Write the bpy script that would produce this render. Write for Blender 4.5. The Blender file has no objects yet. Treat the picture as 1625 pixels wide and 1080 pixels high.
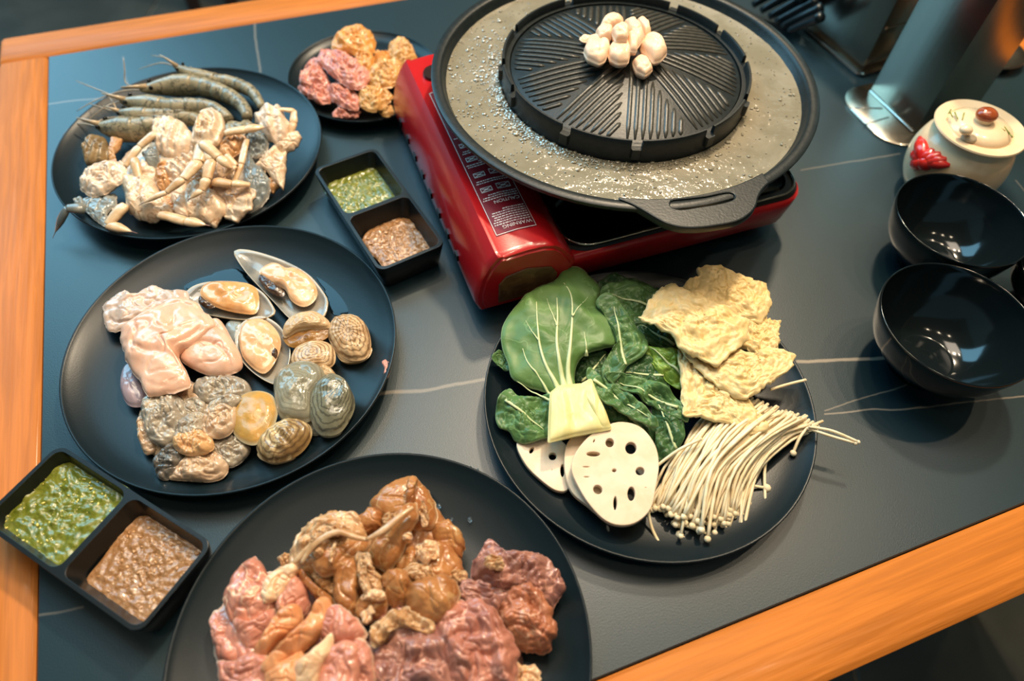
import bpy, bmesh, math, random
from mathutils import Vector, Matrix, noise
random.seed(7)
sc = bpy.context.scene
COL = sc.collection
# ------------------------------------------------------------------ camera
IW, IH = 1625, 1080
FPX, PITCH, ROLL, CH, PSI = 1087.0307, 0.9673338, 0.0558563, 0.4794998, 0.3966929
_fw = Vector((0, math.cos(PITCH), -math.sin(PITCH)))
_r = Vector((1, 0, 0)); _u = _r.cross(_fw)
_c, _s = math.cos(ROLL), math.sin(ROLL)
CR = _c*_r + _s*_u; CU = -_s*_r + _c*_u; CO = Vector((0, 0, CH))
cam = bpy.data.cameras.new('camera'); camo = bpy.data.objects.new('camera', cam); COL.objects.link(camo)
cam.sensor_fit = 'HORIZONTAL'; cam.sensor_width = 36; cam.lens = FPX/IW*36
cam.clip_start = 0.01
m = Matrix((CR, CU, -_fw)).transposed().to_4x4(); m.translation = CO
camo.matrix_world = m
cam.dof.use_dof = True; cam.dof.focus_distance = 0.53; cam.dof.aperture_fstop = 3.6
sc.camera = camo
# ------------------------------------------------------------------ light and exposure
sc.view_settings.view_transform = 'Standard'
sc.view_settings.look = 'None'
sc.view_settings.gamma = 1
sc.view_settings.use_curve_mapping = False
sc.view_settings.exposure = 0.22
w = bpy.data.worlds.new('World'); sc.world = w; w.use_nodes = True
bg = w.node_tree.nodes['Background']; bg.inputs[0].default_value = (0.36, 0.62, 0.72, 1); bg.inputs[1].default_value = 0.22
def area(name, loc, target, size, power, col, size_y=None, shape='DISK', spread=math.pi):
    l = bpy.data.lights.new(name, 'AREA'); o = bpy.data.objects.new(name, l); COL.objects.link(o)
    l.shape = shape; l.size = size
    if size_y: l.size_y = size_y
    l.energy = power; l.color = col; l.spread = spread
    o.location = loc
    o.rotation_euler = (Vector(target)-Vector(loc)).to_track_quat('-Z', 'Y').to_euler()
    return o
WARM = (1.0, 0.80, 0.56)
area('ceiling_downlight', (0.42, 1.62, 1.95), (0.05, 0.45, 0), 0.14, 42, WARM)          # the lamp that throws the shadows
for i in range(5):                                    # row of smaller ceiling downlights
    area('ceiling_downlight', (-0.25+0.36*i, 1.25-0.10*i, 2.0), (0.05, 0.4, 0), 0.07, 4.2, WARM)
for i in range(3):
    area('ceiling_downlight', (-0.35+0.6*i, -0.1-0.1*i, 2.0), (0.1, 0.35, 0), 0.10, 1.6, WARM)
area('ceiling_panel', (-0.15, 0.85, 2.2), (-0.15, 0.85, 0), 0.9, 17, (1.0, 0.84, 0.66), 0.8, 'RECTANGLE')
area('window_light', (-1.4, 1.75, 1.45), (0.2, 1.2, 0.0), 1.2, 52, (0.30, 0.72, 1.0), 2.6, 'RECTANGLE')

# ------------------------------------------------------------------ helpers
def at(px, py, z=0.0):
    d = (px-IW/2)/FPX*CR - (py-IH/2)/FPX*CU + _fw
    return CO + d*((z-CH)/d.z)
def atd(px, py, dist):
    d = (px-IW/2)/FPX*CR - (py-IH/2)/FPX*CU + _fw
    return CO + d*dist
CROPS = {'p': (0, 0, 1), '1': (60, 80, 3.374), '2': (430, 20, 5.4), '3': (100, 360, 2.4537), '4': (280, 720, 2.4254), '5': (760, 400, 2.16),
         '6': (610, 0, 2.25), '7': (1180, 0, 3.375), '8': (780, 0, 3.693), 'A': (490, 220, 4.696), 'B': (0, 690, 3.177)}
def cr(c, pts):
    x0, y0, s = CROPS[c]
    return [(x0+q[0]/s, y0+q[1]/s) + tuple(q[2:]) for q in pts]
def lin(c):
    if isinstance(c, str):
        c = tuple(int(c[i:i+2], 16)/255 for i in (0, 2, 4))
    return tuple(((v/12.92) if v <= .04045 else ((v+.055)/1.055)**2.4) for v in c) + (1,)
def nz(p, s, k=0.0):
    return noise.noise(Vector((p[0]*s+k, p[1]*s-k*1.7, p[2]*s+k*.6)))
def fbm(p, s, k=0.0):
    return noise.fractal(Vector((p[0]*s+k, p[1]*s-k*1.7, p[2]*s+k*.6)), 0.9, 2.1, 4)

def mat(name, c1, c2=None, scale=80, rough=.4, bump=0, bscale=300, sss=0, coat=0, rim=None, rim0=.8, metal=0, spec=.5, trans=0, contrast=.18, ior=1.45, vein=None, alpha=1, stretch=None, bands=None):
    M = bpy.data.materials.new(name); M.use_nodes = True
    nt = M.node_tree; N = nt.nodes; L = nt.links; b = N['Principled BSDF']
    b.inputs['Roughness'].default_value = rough; b.inputs['Metallic'].default_value = metal
    b.inputs['Specular IOR Level'].default_value = spec; b.inputs['IOR'].default_value = ior
    b.inputs['Coat Weight'].default_value = coat; b.inputs['Coat Roughness'].default_value = .12
    b.inputs['Transmission Weight'].default_value = trans
    b.inputs['Alpha'].default_value = alpha
    if sss:
        b.inputs['Subsurface Weight'].default_value = sss; b.inputs['Subsurface Scale'].default_value = .006
        b.inputs['Subsurface Radius'].default_value = (1, .5, .3)
    tc = N.new('ShaderNodeTexCoord'); oi = N.new('ShaderNodeObjectInfo')
    ad = N.new('ShaderNodeVectorMath'); ad.operation = 'ADD'; L.new(tc.outputs['Object'], ad.inputs[0])
    L.new(oi.outputs['Random'], ad.inputs[1])
    vec = ad.outputs[0]
    if stretch:
        mp = N.new('ShaderNodeMapping'); mp.inputs['Scale'].default_value = stretch; L.new(vec, mp.inputs['Vector']); vec = mp.outputs[0]
    col = None
    if c2:
        n = N.new('ShaderNodeTexNoise'); n.inputs['Scale'].default_value = scale; n.inputs['Detail'].default_value = 5
        n.inputs['Distortion'].default_value = .6
        L.new(vec, n.inputs['Vector'])
        mr = N.new('ShaderNodeMapRange'); mr.inputs[1].default_value = .5-contrast; mr.inputs[2].default_value = .5+contrast
        mr.interpolation_type = 'SMOOTHSTEP'
        L.new(n.outputs['Fac'], mr.inputs[0])
        mx = N.new('ShaderNodeMix'); mx.data_type = 'RGBA'
        mx.inputs[6].default_value = lin(c1); mx.inputs[7].default_value = lin(c2)
        L.new(mr.outputs[0], mx.inputs[0]); col = mx.outputs[2]
    else:
        b.inputs['Base Color'].default_value = lin(c1)
    if vein:                                   # (colour, scale, width): thin wandering lines
        n = N.new('ShaderNodeTexNoise'); n.inputs['Scale'].default_value = vein[1]; n.inputs['Detail'].default_value = 3
        L.new(vec, n.inputs['Vector'])
        a = N.new('ShaderNodeMath'); a.operation = 'SUBTRACT'; a.inputs[1].default_value = .5; L.new(n.outputs['Fac'], a.inputs[0])
        a2 = N.new('ShaderNodeMath'); a2.operation = 'ABSOLUTE'; L.new(a.outputs[0], a2.inputs[0])
        mr = N.new('ShaderNodeMapRange'); mr.inputs[1].default_value = vein[2]; mr.inputs[2].default_value = vein[2]*.3; L.new(a2.outputs[0], mr.inputs[0])
        mx = N.new('ShaderNodeMix'); mx.data_type = 'RGBA'; mx.inputs[7].default_value = lin(vein[0])
        if col: L.new(col, mx.inputs[6])
        else: mx.inputs[6].default_value = lin(c1)
        L.new(mr.outputs[0], mx.inputs[0]); col = mx.outputs[2]
    if bands:                                   # (colour, count, strength): growth rings following the outline of a shell
        a = N.new('ShaderNodeAttribute'); a.attribute_name = 'rad'
        nn = N.new('ShaderNodeTexNoise'); nn.inputs['Scale'].default_value = 120; nn.inputs['Detail'].default_value = 3; L.new(vec, nn.inputs['Vector'])
        m1 = N.new('ShaderNodeMath'); m1.operation = 'MULTIPLY_ADD'; m1.inputs[1].default_value = .22; L.new(nn.outputs['Fac'], m1.inputs[0]); L.new(a.outputs['Fac'], m1.inputs[2])
        m2 = N.new('ShaderNodeMath'); m2.operation = 'MULTIPLY'; m2.inputs[1].default_value = bands[1]*6.283; L.new(m1.outputs[0], m2.inputs[0])
        m3 = N.new('ShaderNodeMath'); m3.operation = 'SINE'; L.new(m2.outputs[0], m3.inputs[0])
        mr = N.new('ShaderNodeMapRange'); mr.inputs[1].default_value = .1; mr.inputs[2].default_value = .9; mr.inputs[4].default_value = bands[2]; L.new(m3.outputs[0], mr.inputs[0])
        mx = N.new('ShaderNodeMix'); mx.data_type = 'RGBA'; mx.inputs[7].default_value = lin(bands[0])
        if col: L.new(col, mx.inputs[6])
        else: mx.inputs[6].default_value = lin(c1)
        L.new(mr.outputs[0], mx.inputs[0]); col = mx.outputs[2]
    if rim:
        a = N.new('ShaderNodeAttribute'); a.attribute_name = 'rad'
        mr = N.new('ShaderNodeMapRange'); mr.inputs[1].default_value = rim0; mr.inputs[2].default_value = min(1, rim0+.12); L.new(a.outputs['Fac'], mr.inputs[0])
        mx = N.new('ShaderNodeMix'); mx.data_type = 'RGBA'; mx.inputs[7].default_value = lin(rim)
        if col: L.new(col, mx.inputs[6])
        else: mx.inputs[6].default_value = lin(c1)
        L.new(mr.outputs[0], mx.inputs[0]); col = mx.outputs[2]
    if col: L.new(col, b.inputs['Base Color'])
    if bump:
        n = N.new('ShaderNodeTexNoise'); n.inputs['Scale'].default_value = bscale; n.inputs['Detail'].default_value = 4
        L.new(vec, n.inputs['Vector'])
        bp = N.new('ShaderNodeBump'); bp.inputs['Strength'].default_value = min(1, bump); bp.inputs['Distance'].default_value = .002
        L.new(n.outputs['Fac'], bp.inputs['Height']); L.new(bp.outputs[0], b.inputs['Normal'])
    return M

class MB:
    def __init__(s): s.v = []; s.f = []; s.a = []
    def add(s, vf):
        v, f = vf[0], vf[1]; k = len(s.v)
        s.v += [Vector(q) for q in v]; s.f += [tuple(i+k for i in q) for q in f]
        s.a += list(vf[2]) if len(vf) > 2 else [0.0]*len(v)
        return s
def add_faces(k, f): return [tuple(i+k for i in q) for q in f]
def make(name, vf, m, parent=None, origin=None, local=False, smooth=True, angle=None):
    """link ONE mesh object; verts are world coordinates unless local"""
    if isinstance(vf, MB): v, f, a = vf.v, vf.f, vf.a
    else: v, f, a = vf[0], vf[1], (vf[2] if len(vf) > 2 else None)
    v = [Vector(q) for q in v]
    o0 = Vector((0, 0, 0))
    if not local:
        if parent is not None: o0 = world_loc(parent)
        else:
            if origin is None:
                xs = [q.x for q in v]; ys = [q.y for q in v]; zs = [q.z for q in v]
                origin = ((min(xs)+max(xs))/2, (min(ys)+max(ys))/2, min(zs))
            o0 = Vector(origin)
    me = bpy.data.meshes.new(name); me.from_pydata([q-o0 for q in v], [], f); me.update()
    if a and any(a):
        at_ = me.attributes.new('rad', 'FLOAT', 'POINT'); at_.data.foreach_set('value', a)
    if smooth: me.polygons.foreach_set('use_smooth', [True]*len(me.polygons))
    if angle: me.set_sharp_from_angle(angle=math.radians(angle))
    if m: me.materials.append(m)
    o = bpy.data.objects.new(name, me); COL.objects.link(o)
    if parent is not None: o.parent = parent
    elif not local: o.location = o0
    return o
def world_loc(o):
    l = o.location.copy(); q = o.parent
    while q: l = l + q.location; q = q.parent
    return l
def tag(o, label, cat, group=None):
    o['label'] = label; o['category'] = cat
    if group: o['group'] = group
    return o
def thing(name, label, cat, loc, rot=0, group=None):
    o = bpy.data.objects.new(name, None); COL.objects.link(o); o.location = loc; o.rotation_euler = (0, 0, rot)
    return tag(o, label, cat, group)

def catmull(P, n, closed):
    P = [Vector(q) for q in P]; k = len(P); out = []
    segs = k if closed else k-1
    dense = []
    for i in range(segs):
        if closed: a, b, c, d = P[(i-1) % k], P[i], P[(i+1) % k], P[(i+2) % k]
        else: a, b, c, d = P[max(i-1, 0)], P[i], P[i+1], P[min(i+2, k-1)]
        for j in range(12):
            t = j/12
            dense.append(.5*((2*b)+(c-a)*t+(2*a-5*b+4*c-d)*t*t+(3*b-a-3*c+d)*t**3))
    if not closed: dense.append(P[-1])
    L = [0]
    m_ = len(dense)
    for i in range(1, m_+(1 if closed else 0)): L.append(L[-1]+(dense[i % m_]-dense[i-1]).length)
    T = L[-1]; j = 0
    for i in range(n):
        s = T*i/(n if closed else n-1)
        while j < len(L)-2 and L[j+1] < s: j += 1
        t = (s-L[j])/max(L[j+1]-L[j], 1e-9)
        out.append(dense[j % m_].lerp(dense[(j+1) % m_], min(t, 1)))
    return out
def lathe(prof, seg=64, c=(0, 0, 0), close=False):
    v = []; f = []; n = len(prof)
    for r, z in prof:
        for i in range(seg):
            a = 2*math.pi*i/seg; v.append((c[0]+r*math.cos(a), c[1]+r*math.sin(a), c[2]+z))
    for j in range(n if close else n-1):
        for i in range(seg):
            j2 = (j+1) % n
            f.append((j*seg+i, j*seg+(i+1) % seg, j2*seg+(i+1) % seg, j2*seg+i))
    return v, f
def smoothprof(P, n): return [(q.x, q.y) for q in catmull([(a, b, 0) for a, b in P], n, False)]
def loft(rings, cap0=True, cap1=True):
    n = len(rings[0]); v = [q for r in rings for q in r]; f = []
    for j in range(len(rings)-1):
        for i in range(n): f.append((j*n+i, j*n+(i+1) % n, (j+1)*n+(i+1) % n, (j+1)*n+i))
    if cap0: f.append(tuple(range(n-1, -1, -1)))
    if cap1: f.append(tuple(range((len(rings)-1)*n, len(rings)*n)))
    return v, f
def rrect(hx, hy, r, z, c=(0, 0), k=5):
    out = []
    for q, (sx, sy) in enumerate(((1, 1), (-1, 1), (-1, -1), (1, -1))):
        for i in range(k):
            a = math.pi/2*(q+i/(k-1)); out.append(Vector((c[0]+sx*(hx-r)+r*math.cos(a), c[1]+sy*(hy-r)+r*math.sin(a), z)))
    return out
def tube(P, R, seg=8, n=None, flat=1.0):
    P = [Vector(q) for q in P]
    if not hasattr(R, '__len__'): R = [R]*len(P)
    if n:
        k = len(P); Q = catmull(P, n, False)
        # radii along arclength by index
        R = [R[min(int(i/(n-1)*(k-1)), k-2)]*(1-((i/(n-1)*(k-1)) % 1 if i < n-1 else 1))+R[min(int(i/(n-1)*(k-1)), k-2)+1]*((i/(n-1)*(k-1)) % 1 if i < n-1 else 1) for i in range(n)]
        P = Q
    rings = []; up = Vector((0, 0, 1))
    for i, q in enumerate(P):
        t = (P[min(i+1, len(P)-1)]-P[max(i-1, 0)]).normalized()
        x = t.cross(up)
        if x.length < 1e-3: x = Vector((1, 0, 0))
        x.normalize(); y = x.cross(t).normalized()
        rings.append([q+R[i]*(math.cos(2*math.pi*j/seg)*x+flat*math.sin(2*math.pi*j/seg)*y) for j in range(seg)])
    return loft(rings)
def ellipsoid(c, rx, ry, rz, n=8, m=12):
    v = []; f = []
    for j in range(n+1):
        a = math.pi*j/n
        for i in range(m):
            b = 2*math.pi*i/m; v.append((c[0]+rx*math.sin(a)*math.cos(b), c[1]+ry*math.sin(a)*math.sin(b), c[2]+rz*math.cos(a)))
    for j in range(n):
        for i in range(m): f.append((j*m+i, j*m+(i+1) % m, (j+1)*m+(i+1) % m, (j+1)*m+i))
    return v, f
def boxvf(x0, x1, y0, y1, z0, z1, b=0.0):
    rings = [rrect((x1-x0)/2-b, (y1-y0)/2-b, max(b, 1e-4), z0, ((x0+x1)/2, (y0+y1)/2), 3),
             rrect((x1-x0)/2, (y1-y0)/2, max(b, 1e-4), z0+b, ((x0+x1)/2, (y0+y1)/2), 3),
             rrect((x1-x0)/2, (y1-y0)/2, max(b, 1e-4), z1-b, ((x0+x1)/2, (y0+y1)/2), 3),
             rrect((x1-x0)/2-b, (y1-y0)/2-b, max(b, 1e-4), z1, ((x0+x1)/2, (y0+y1)/2), 3)]
    return loft(rings)
def fill2d(loops, z0, z1, bevel=0.0):
    """flat plate with holes: loops of (x, y); the first is the outline"""
    cu = bpy.data.curves.new('tmp', 'CURVE'); cu.dimensions = '2D'; cu.fill_mode = 'BOTH'
    cu.extrude = max((z1-z0)/2-bevel, 1e-5); cu.bevel_depth = bevel; cu.bevel_resolution = 1
    for lp in loops:
        s = cu.splines.new('POLY'); s.points.add(len(lp)-1)
        for i, q in enumerate(lp): s.points[i].co = (q[0], q[1], 0, 1)
        s.use_cyclic_u = True
    o = bpy.data.objects.new('tmp', cu); COL.objects.link(o)
    dg = bpy.context.evaluated_depsgraph_get(); dg.update()
    me = bpy.data.meshes.new_from_object(o.evaluated_get(dg))
    v = [Vector((q.co.x, q.co.y, q.co.z+(z0+z1)/2)) for q in me.vertices]; f = [tuple(p.vertices) for p in me.polygons]
    bpy.data.objects.remove(o); bpy.data.curves.remove(cu); bpy.data.meshes.remove(me)
    return v, f

SEED = [0]
def linres(W, n):
    k = len(W); L = [0]
    for i in range(k): L.append(L[-1]+(W[(i+1) % k]-W[i]).length)
    out = []; j = 0
    for i in range(n):
        t = L[-1]*i/n
        while L[j+1] < t: j += 1
        out.append(W[j].lerp(W[(j+1) % k], (t-L[j])/max(1e-9, L[j+1]-L[j])))
    for _ in range(1): out = [(out[i-1]+2*out[i]+out[(i+1) % n])/4 for i in range(n)]
    return out
def patch(pts, z=.02, H=.01, thick=None, k=0.0, gx=0.0, gy=0.0, rings=10, segs=56, jag=0.0, fold=None, nse=(.0012, 90), edge=0.0, dome=2.0, crease=None, grow=1.05, sharp=False, ribs=None, rays=None, center=None, curl=0.0, flat=False):
    """a solid piece of food: outline in pixels of the photo laid at height z (plus slope), inflated by H; k=1 keeps it a sheet"""
    SEED[0] += 1; sd = SEED[0]*3.71
    if thick is None: thick = H*.6
    cx = sum(q[0] for q in pts)/len(pts); cy = sum(q[1] for q in pts)/len(pts)
    W = []
    pts = [(cx+(q[0]-cx)*grow, cy+(q[1]-cy)*grow)+tuple(q[2:]) for q in pts]
    for q in pts:
        zz = z + (q[2] if len(q) > 2 else 0) + gx*(q[0]-cx)/100 + gy*(q[1]-cy)/100
        W.append(at(q[0], q[1], zz))
    B = linres(W, segs) if sharp else catmull(W, segs, True)
    if crease: rings = max(rings, 38); crease = (crease[0], crease[1], crease[2]*1.35)
    if center: c = at(center[0], center[1], z + gx*(center[0]-cx)/100+gy*(center[1]-cy)/100)
    else:
        A = 0; c = Vector((0, 0, 0))
        for i in range(segs):
            a, b = B[i], B[(i+1) % segs]; w_ = a.x*b.y-b.x*a.y; A += w_; c += (a+b)*w_
        c = c/(3*A); c.z = sum(b.z for b in B)/segs
    if jag:
        for i in range(segs):
            d = (B[i]-c).normalized(); B[i] = B[i] + d*jag*(nz(B[i], 160, sd)+.6*nz(B[i], 420, sd))
    rr0 = [(q-c).length for q in B]; wn = max(2, segs//7)
    rsm = [sum(rr0[(i+k_) % segs] for k_ in range(-wn, wn+1))/(2*wn+1) for i in range(segs)]
    rat = [min(1.5, a/max(b, 1e-9)) for a, b in zip(rr0, rsm)]
    v = []; a_ = []; f = []
    def wave(q, s):
        h = 0
        if fold:
            amp, fr, an = fold
            x = q.x*math.cos(an)+q.y*math.sin(an)
            h += amp*math.sin(x*fr+2.6*nz(q, 45, sd+5)+sd)
        if nse: h += nse[0]*2*fbm(q, nse[1], sd)
        if crease:
            A_, fq, wd = crease
            wq = Vector((q.x+.006*nz(q, 60, sd+9), q.y+.006*nz(q, 60, sd+17), q.z))
            for m_, am in ((1, 1), (2.1, .55)):
                n_ = abs(nz(wq, fq*m_, sd+3*m_))/wd
                if n_ < 1: h -= A_*am*(1-n_)**2
        if ribs: h += ribs[0]*math.sin(ribs[1]*s*2*math.pi)
        return h
    def height(q, s, th, top):
        fade = 1-(1-edge)*s**4
        h = wave(q, s)
        h *= fade
        if rays: h += rays[0]*math.cos(th*rays[1])*s*(1-s**6)
        ra = rat[int(round(th/(2*math.pi)*segs)) % segs]; s_ = min(1, s*(ra*(1-s*s)+s*s))
        d = max(0.0, 1-s_**dome)**.5
        if top: return H*d + h + curl*s*s
        return (H*k*d + h*k + curl*s*s - thick*(1 if k > .5 else d))
    nr = {True: rings, False: rings if k > .5 else min(rings, 6)}
    for top in (True, False):
        base = len(v); rg = nr[top]
        q = c.copy(); v.append(Vector((q.x, q.y, q.z+height(q, 0, 0, top)))); a_.append(0)
        for i in range(1, rg+1):
            s = (i/rg)**(1.0 if crease or rings > 18 else .85)
            for j in range(segs):
                q = c.lerp(B[j], s); th = 2*math.pi*j/segs
                zz = height(q, s, th, top)
                v.append(Vector((q.x, q.y, q.z+zz))); a_.append(s if top else min(1, s+.0))
        for j in range(segs):
            t = (base, base+1+j, base+1+(j+1) % segs); f.append(t if top else t[::-1])
        for i in range(rg-1):
            for j in range(segs):
                p0 = base+1+i*segs; q_ = (p0+j, p0+segs+j, p0+segs+(j+1) % segs, p0+(j+1) % segs)
                f.append(q_ if top else q_[::-1])
    nb = 1+rings*segs; p0 = 1+(rings-1)*segs; p1 = nb+1+(nr[False]-1)*segs
    for j in range(segs): f.append((p0+j, p1+j, p1+(j+1) % segs, p0+(j+1) % segs))
    # keep orientation outward (outline may be given either way round)
    A = sum(B[i].x*B[(i+1) % segs].y-B[(i+1) % segs].x*B[i].y for i in range(segs))
    if A < 0: f = [q[::-1] for q in f]
    return v, f, a_
def F(c, name, cat, label, pts, z, H, m, group=None, **kw):
    o = make(name, patch(cr(c, pts), z, H, **kw), m)
    return tag(o, label, cat, group)
def FP(c, name, parent, pts, z, H, m, **kw):
    return make(name, patch(cr(c, pts), z, H, **kw), m, parent)

# ------------------------------------------------------------------ setting: floor
M_tile = mat('floor tile', '3a3c39', '454641', 6, .24, .05, 40)
M_grout = mat('grout', '8a8478', rough=.8)
v, f = boxvf(-3, 3.0, -2.4, 3.6, -.80, -.756)
floor = make('floor', (v, f), M_grout, origin=(0, 0, -.8), smooth=False); floor['kind'] = 'structure'
v, f = boxvf(-3, 3.0, -2.4, 3.6, 2.35, 2.4)
ceil = make('ceiling', (v, f), mat('off white ceiling paint', 'b8b0a0', rough=.8), origin=(0, 0, 2.35), smooth=False); ceil['kind'] = 'structure'
M_wallp = mat('tan wall paint', '8f7a5e', '97826a', 3, .7)
wl = make('wall_back', boxvf(-3, 3.0, 3.6, 3.66, -.8, 2.4), M_wallp, origin=(0, 3.6, -.8), smooth=False); wl['kind'] = 'structure'
wl = make('wall_right', boxvf(3.0, 3.06, -2.4, 3.6, -.8, 2.4), M_wallp, origin=(3, 0, -.8), smooth=False); wl['kind'] = 'structure'
base_tile = None
for i in range(10):
    for j in range(10):
        x0, y0 = -3+.6*i, -2.4+.6*j
        if base_tile is None:
            me_t = make('tile', boxvf(-.297, .297, -.297, .297, -.758, -.75, .002), M_tile, floor, local=True, smooth=False); base_tile = me_t
            o = me_t
        else:
            o = base_tile.copy(); COL.objects.link(o)
        o.parent = floor; o.location = (x0+.3, y0+.3, .8)
# ------------------------------------------------------------------ dining table
def vein_mat():
    M = bpy.data.materials.new('dark sintered stone'); M.use_nodes = True
    nt = M.node_tree; N = nt.nodes; L = nt.links; b = N['Principled BSDF']
    tc = N.new('ShaderNodeTexCoord')
    n = N.new('ShaderNodeTexNoise'); n.inputs['Scale'].default_value = 14; n.inputs['Detail'].default_value = 6
    L.new(tc.outputs['Object'], n.inputs['Vector'])
    sb = N.new('ShaderNodeVectorMath'); sb.operation = 'SUBTRACT'; sb.inputs[1].default_value = (.5, .5, .5); L.new(n.outputs['Color'], sb.inputs[0])
    scl = N.new('ShaderNodeVectorMath'); scl.operation = 'SCALE'; scl.inputs[3].default_value = .012; L.new(sb.outputs[0], scl.inputs[0])
    ad = N.new('ShaderNodeVectorMath'); ad.operation = 'ADD'; L.new(tc.outputs['Object'], ad.inputs[0]); L.new(scl.outputs[0], ad.inputs[1])
    fl_ = N.new('ShaderNodeVectorMath'); fl_.operation = 'MULTIPLY'; fl_.inputs[1].default_value = (1, 1, 0); L.new(ad.outputs[0], fl_.inputs[0])
    n2 = N.new('ShaderNodeTexNoise'); n2.inputs['Scale'].default_value = 5; n2.inputs['Detail'].default_value = 6; L.new(tc.outputs['Object'], n2.inputs['Vector'])
    mx0 = N.new('ShaderNodeMix'); mx0.data_type = 'RGBA'; mx0.inputs[6].default_value = lin('10262e'); mx0.inputs[7].default_value = lin('183038'); L.new(n2.outputs['Fac'], mx0.inputs[0])
    col = mx0.outputs[2]
    segs = [((1265, 573), (1420, 567), .0022, .8), ((1310, 658), (1660, 625), .0011, .55), ((1310, 652), (1450, 606), .001, .4), ((600, 626), (800, 600), .0022, .45),
            ((60, 166), (185, 154), .0016, .45), ((404, 30), (416, 130), .0018, .35), ((1270, 268), (1430, 245), .0011, .35), ((55, 975), (135, 962), .0012, .35),
            ((1560, 560), (1625, 550), .001, .3), ((196, 90), (205, 160), .0016, .25), ((1610, 285), (1660, 350), .001, .3)]
    for A, B, w_, st in segs:
        a = TAB(at(*A)); q = TAB(at(*B)); a = Vector((a[0]-TC[0], a[1]-TC[1], 0)); q = Vector((q[0]-TC[0], q[1]-TC[1], 0))
        d = q-a; ln = d.length; d.normalize()
        s1 = N.new('ShaderNodeVectorMath'); s1.operation = 'SUBTRACT'; s1.inputs[1].default_value = a; L.new(fl_.outputs[0], s1.inputs[0])
        dt = N.new('ShaderNodeVectorMath'); dt.operation = 'DOT_PRODUCT'; dt.inputs[1].default_value = d; L.new(s1.outputs[0], dt.inputs[0])
        cl = N.new('ShaderNodeClamp'); cl.inputs[2].default_value = ln; L.new(dt.outputs['Value'], cl.inputs[0])
        s2 = N.new('ShaderNodeVectorMath'); s2.operation = 'SCALE'; s2.inputs[0].default_value = d; L.new(cl.outputs[0], s2.inputs[3])
        s3 = N.new('ShaderNodeVectorMath'); s3.operation = 'DISTANCE'; L.new(s1.outputs[0], s3.inputs[0]); L.new(s2.outputs[0], s3.inputs[1])
        mr = N.new('ShaderNodeMapRange'); mr.inputs[1].default_value = w_; mr.inputs[2].default_value = w_*.35; mr.inputs[3].default_value = 0; mr.inputs[4].default_value = st; L.new(s3.outputs['Value'], mr.inputs[0])
        mx = N.new('ShaderNodeMix'); mx.data_type = 'RGBA'; mx.inputs[7].default_value = lin('9c9080'); L.new(col, mx.inputs[6]); L.new(mr.outputs[0], mx.inputs[0]); col = mx.outputs[2]
    L.new(col, b.inputs['Base Color'])
    b.inputs['Roughness'].default_value = .37; b.inputs['Specular IOR Level'].default_value = .58
    n3 = N.new('ShaderNodeTexNoise'); n3.inputs['Scale'].default_value = 900; L.new(tc.outputs['Object'], n3.inputs['Vector'])
    bp = N.new('ShaderNodeBump'); bp.inputs['Strength'].default_value = .08; bp.inputs['Distance'].default_value = .001; L.new(n3.outputs['Fac'], bp.inputs['Height']); L.new(bp.outputs[0], b.inputs['Normal'])
    return M
def TAB(q): return (q.x*math.cos(PSI)+q.y*math.sin(PSI), -q.x*math.sin(PSI)+q.y*math.cos(PSI))
U0, U1, V0, V1, RW = -.2413, .870, .0410, .849, .0508
TC = ((U0+U1)/2, (V0+V1)/2)
tcw = Vector((TC[0]*math.cos(PSI)-TC[1]*math.sin(PSI), TC[0]*math.sin(PSI)+TC[1]*math.cos(PSI), -.75))
table = thing('dining_table', 'large dining table with dark veined stone top in an orange wooden frame', 'table', tcw, PSI)
hx, hy = (U1-U0)/2, (V1-V0)/2
make('tabletop', boxvf(-hx+.0008, hx-.0008, -hy+.0008, hy-.0008, .725, .75, .001), vein_mat(), table, local=True, smooth=False)
M_wx = mat('orange wood along x', 'c87428', 'a9601e', 190, .58, .4, 260, coat=.03, spec=.3, stretch=(.05, 1, 1), contrast=.28)
M_wy = mat('orange wood along y', 'c87428', 'a9601e', 190, .58, .4, 260, coat=.03, spec=.3, stretch=(1, .05, 1), contrast=.28)
o = make('frame_rail', boxvf(-hx-RW, hx+RW, -hy-RW, -hy, .685, .7515, .003), M_wx, table, local=True, angle=40)
o = make('frame_rail', boxvf(-hx-RW, hx+RW, hy, hy+RW, .685, .7515, .003), M_wx, table, local=True, angle=40)
o = make('frame_rail', boxvf(-hx-RW, -hx, -hy+.0005, hy-.0005, .685, .7515, .003), M_wy, table, local=True, angle=40)
o = make('frame_rail', boxvf(hx, hx+RW, -hy+.0005, hy-.0005, .685, .7515, .003), M_wy, table, local=True, angle=40)
for sx in (-1, 1):
    for sy in (-1, 1):
        make('leg', boxvf(sx*hx-.03, sx*hx+.03, sy*hy-.03, sy*hy+.03, 0, .685, .003), M_wy, table, local=True, angle=40)
# dark chair standing on the floor beyond the far rail
M_blackwood = mat('dark brown wood', '2a1c18', rough=.5)
cp = at(310, 14, -.75); cq = at(368, 8, -.75); cdx = (cq-cp).normalized(); cdy = Vector((-cdx.y, cdx.x, 0))
cw = 0.40
chair = thing('dining_chair', 'dark wooden chair beyond the far rail of the table, only its feet in view', 'chair', cp)
def chbox(n, a0, a1, b0, b1, z0, z1):
    vv, ff = boxvf(a0, a1, b0, b1, z0, z1, .002); vv = [cdx*q.x+cdy*q.y+Vector((0, 0, q.z)) for q in vv]
    make(n, (vv, ff), M_blackwood, chair, local=True, angle=40)
for a_ in (0, .115):
    for b_ in (0, .38): chbox('leg', a_-.018, a_+.018, b_-.018, b_+.018, 0, .43)
chbox('seat', -.14, .26, -.03, .41, .43, .46); chbox('backrest', -.12, .24, .39, .41, .46, .9)

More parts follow.
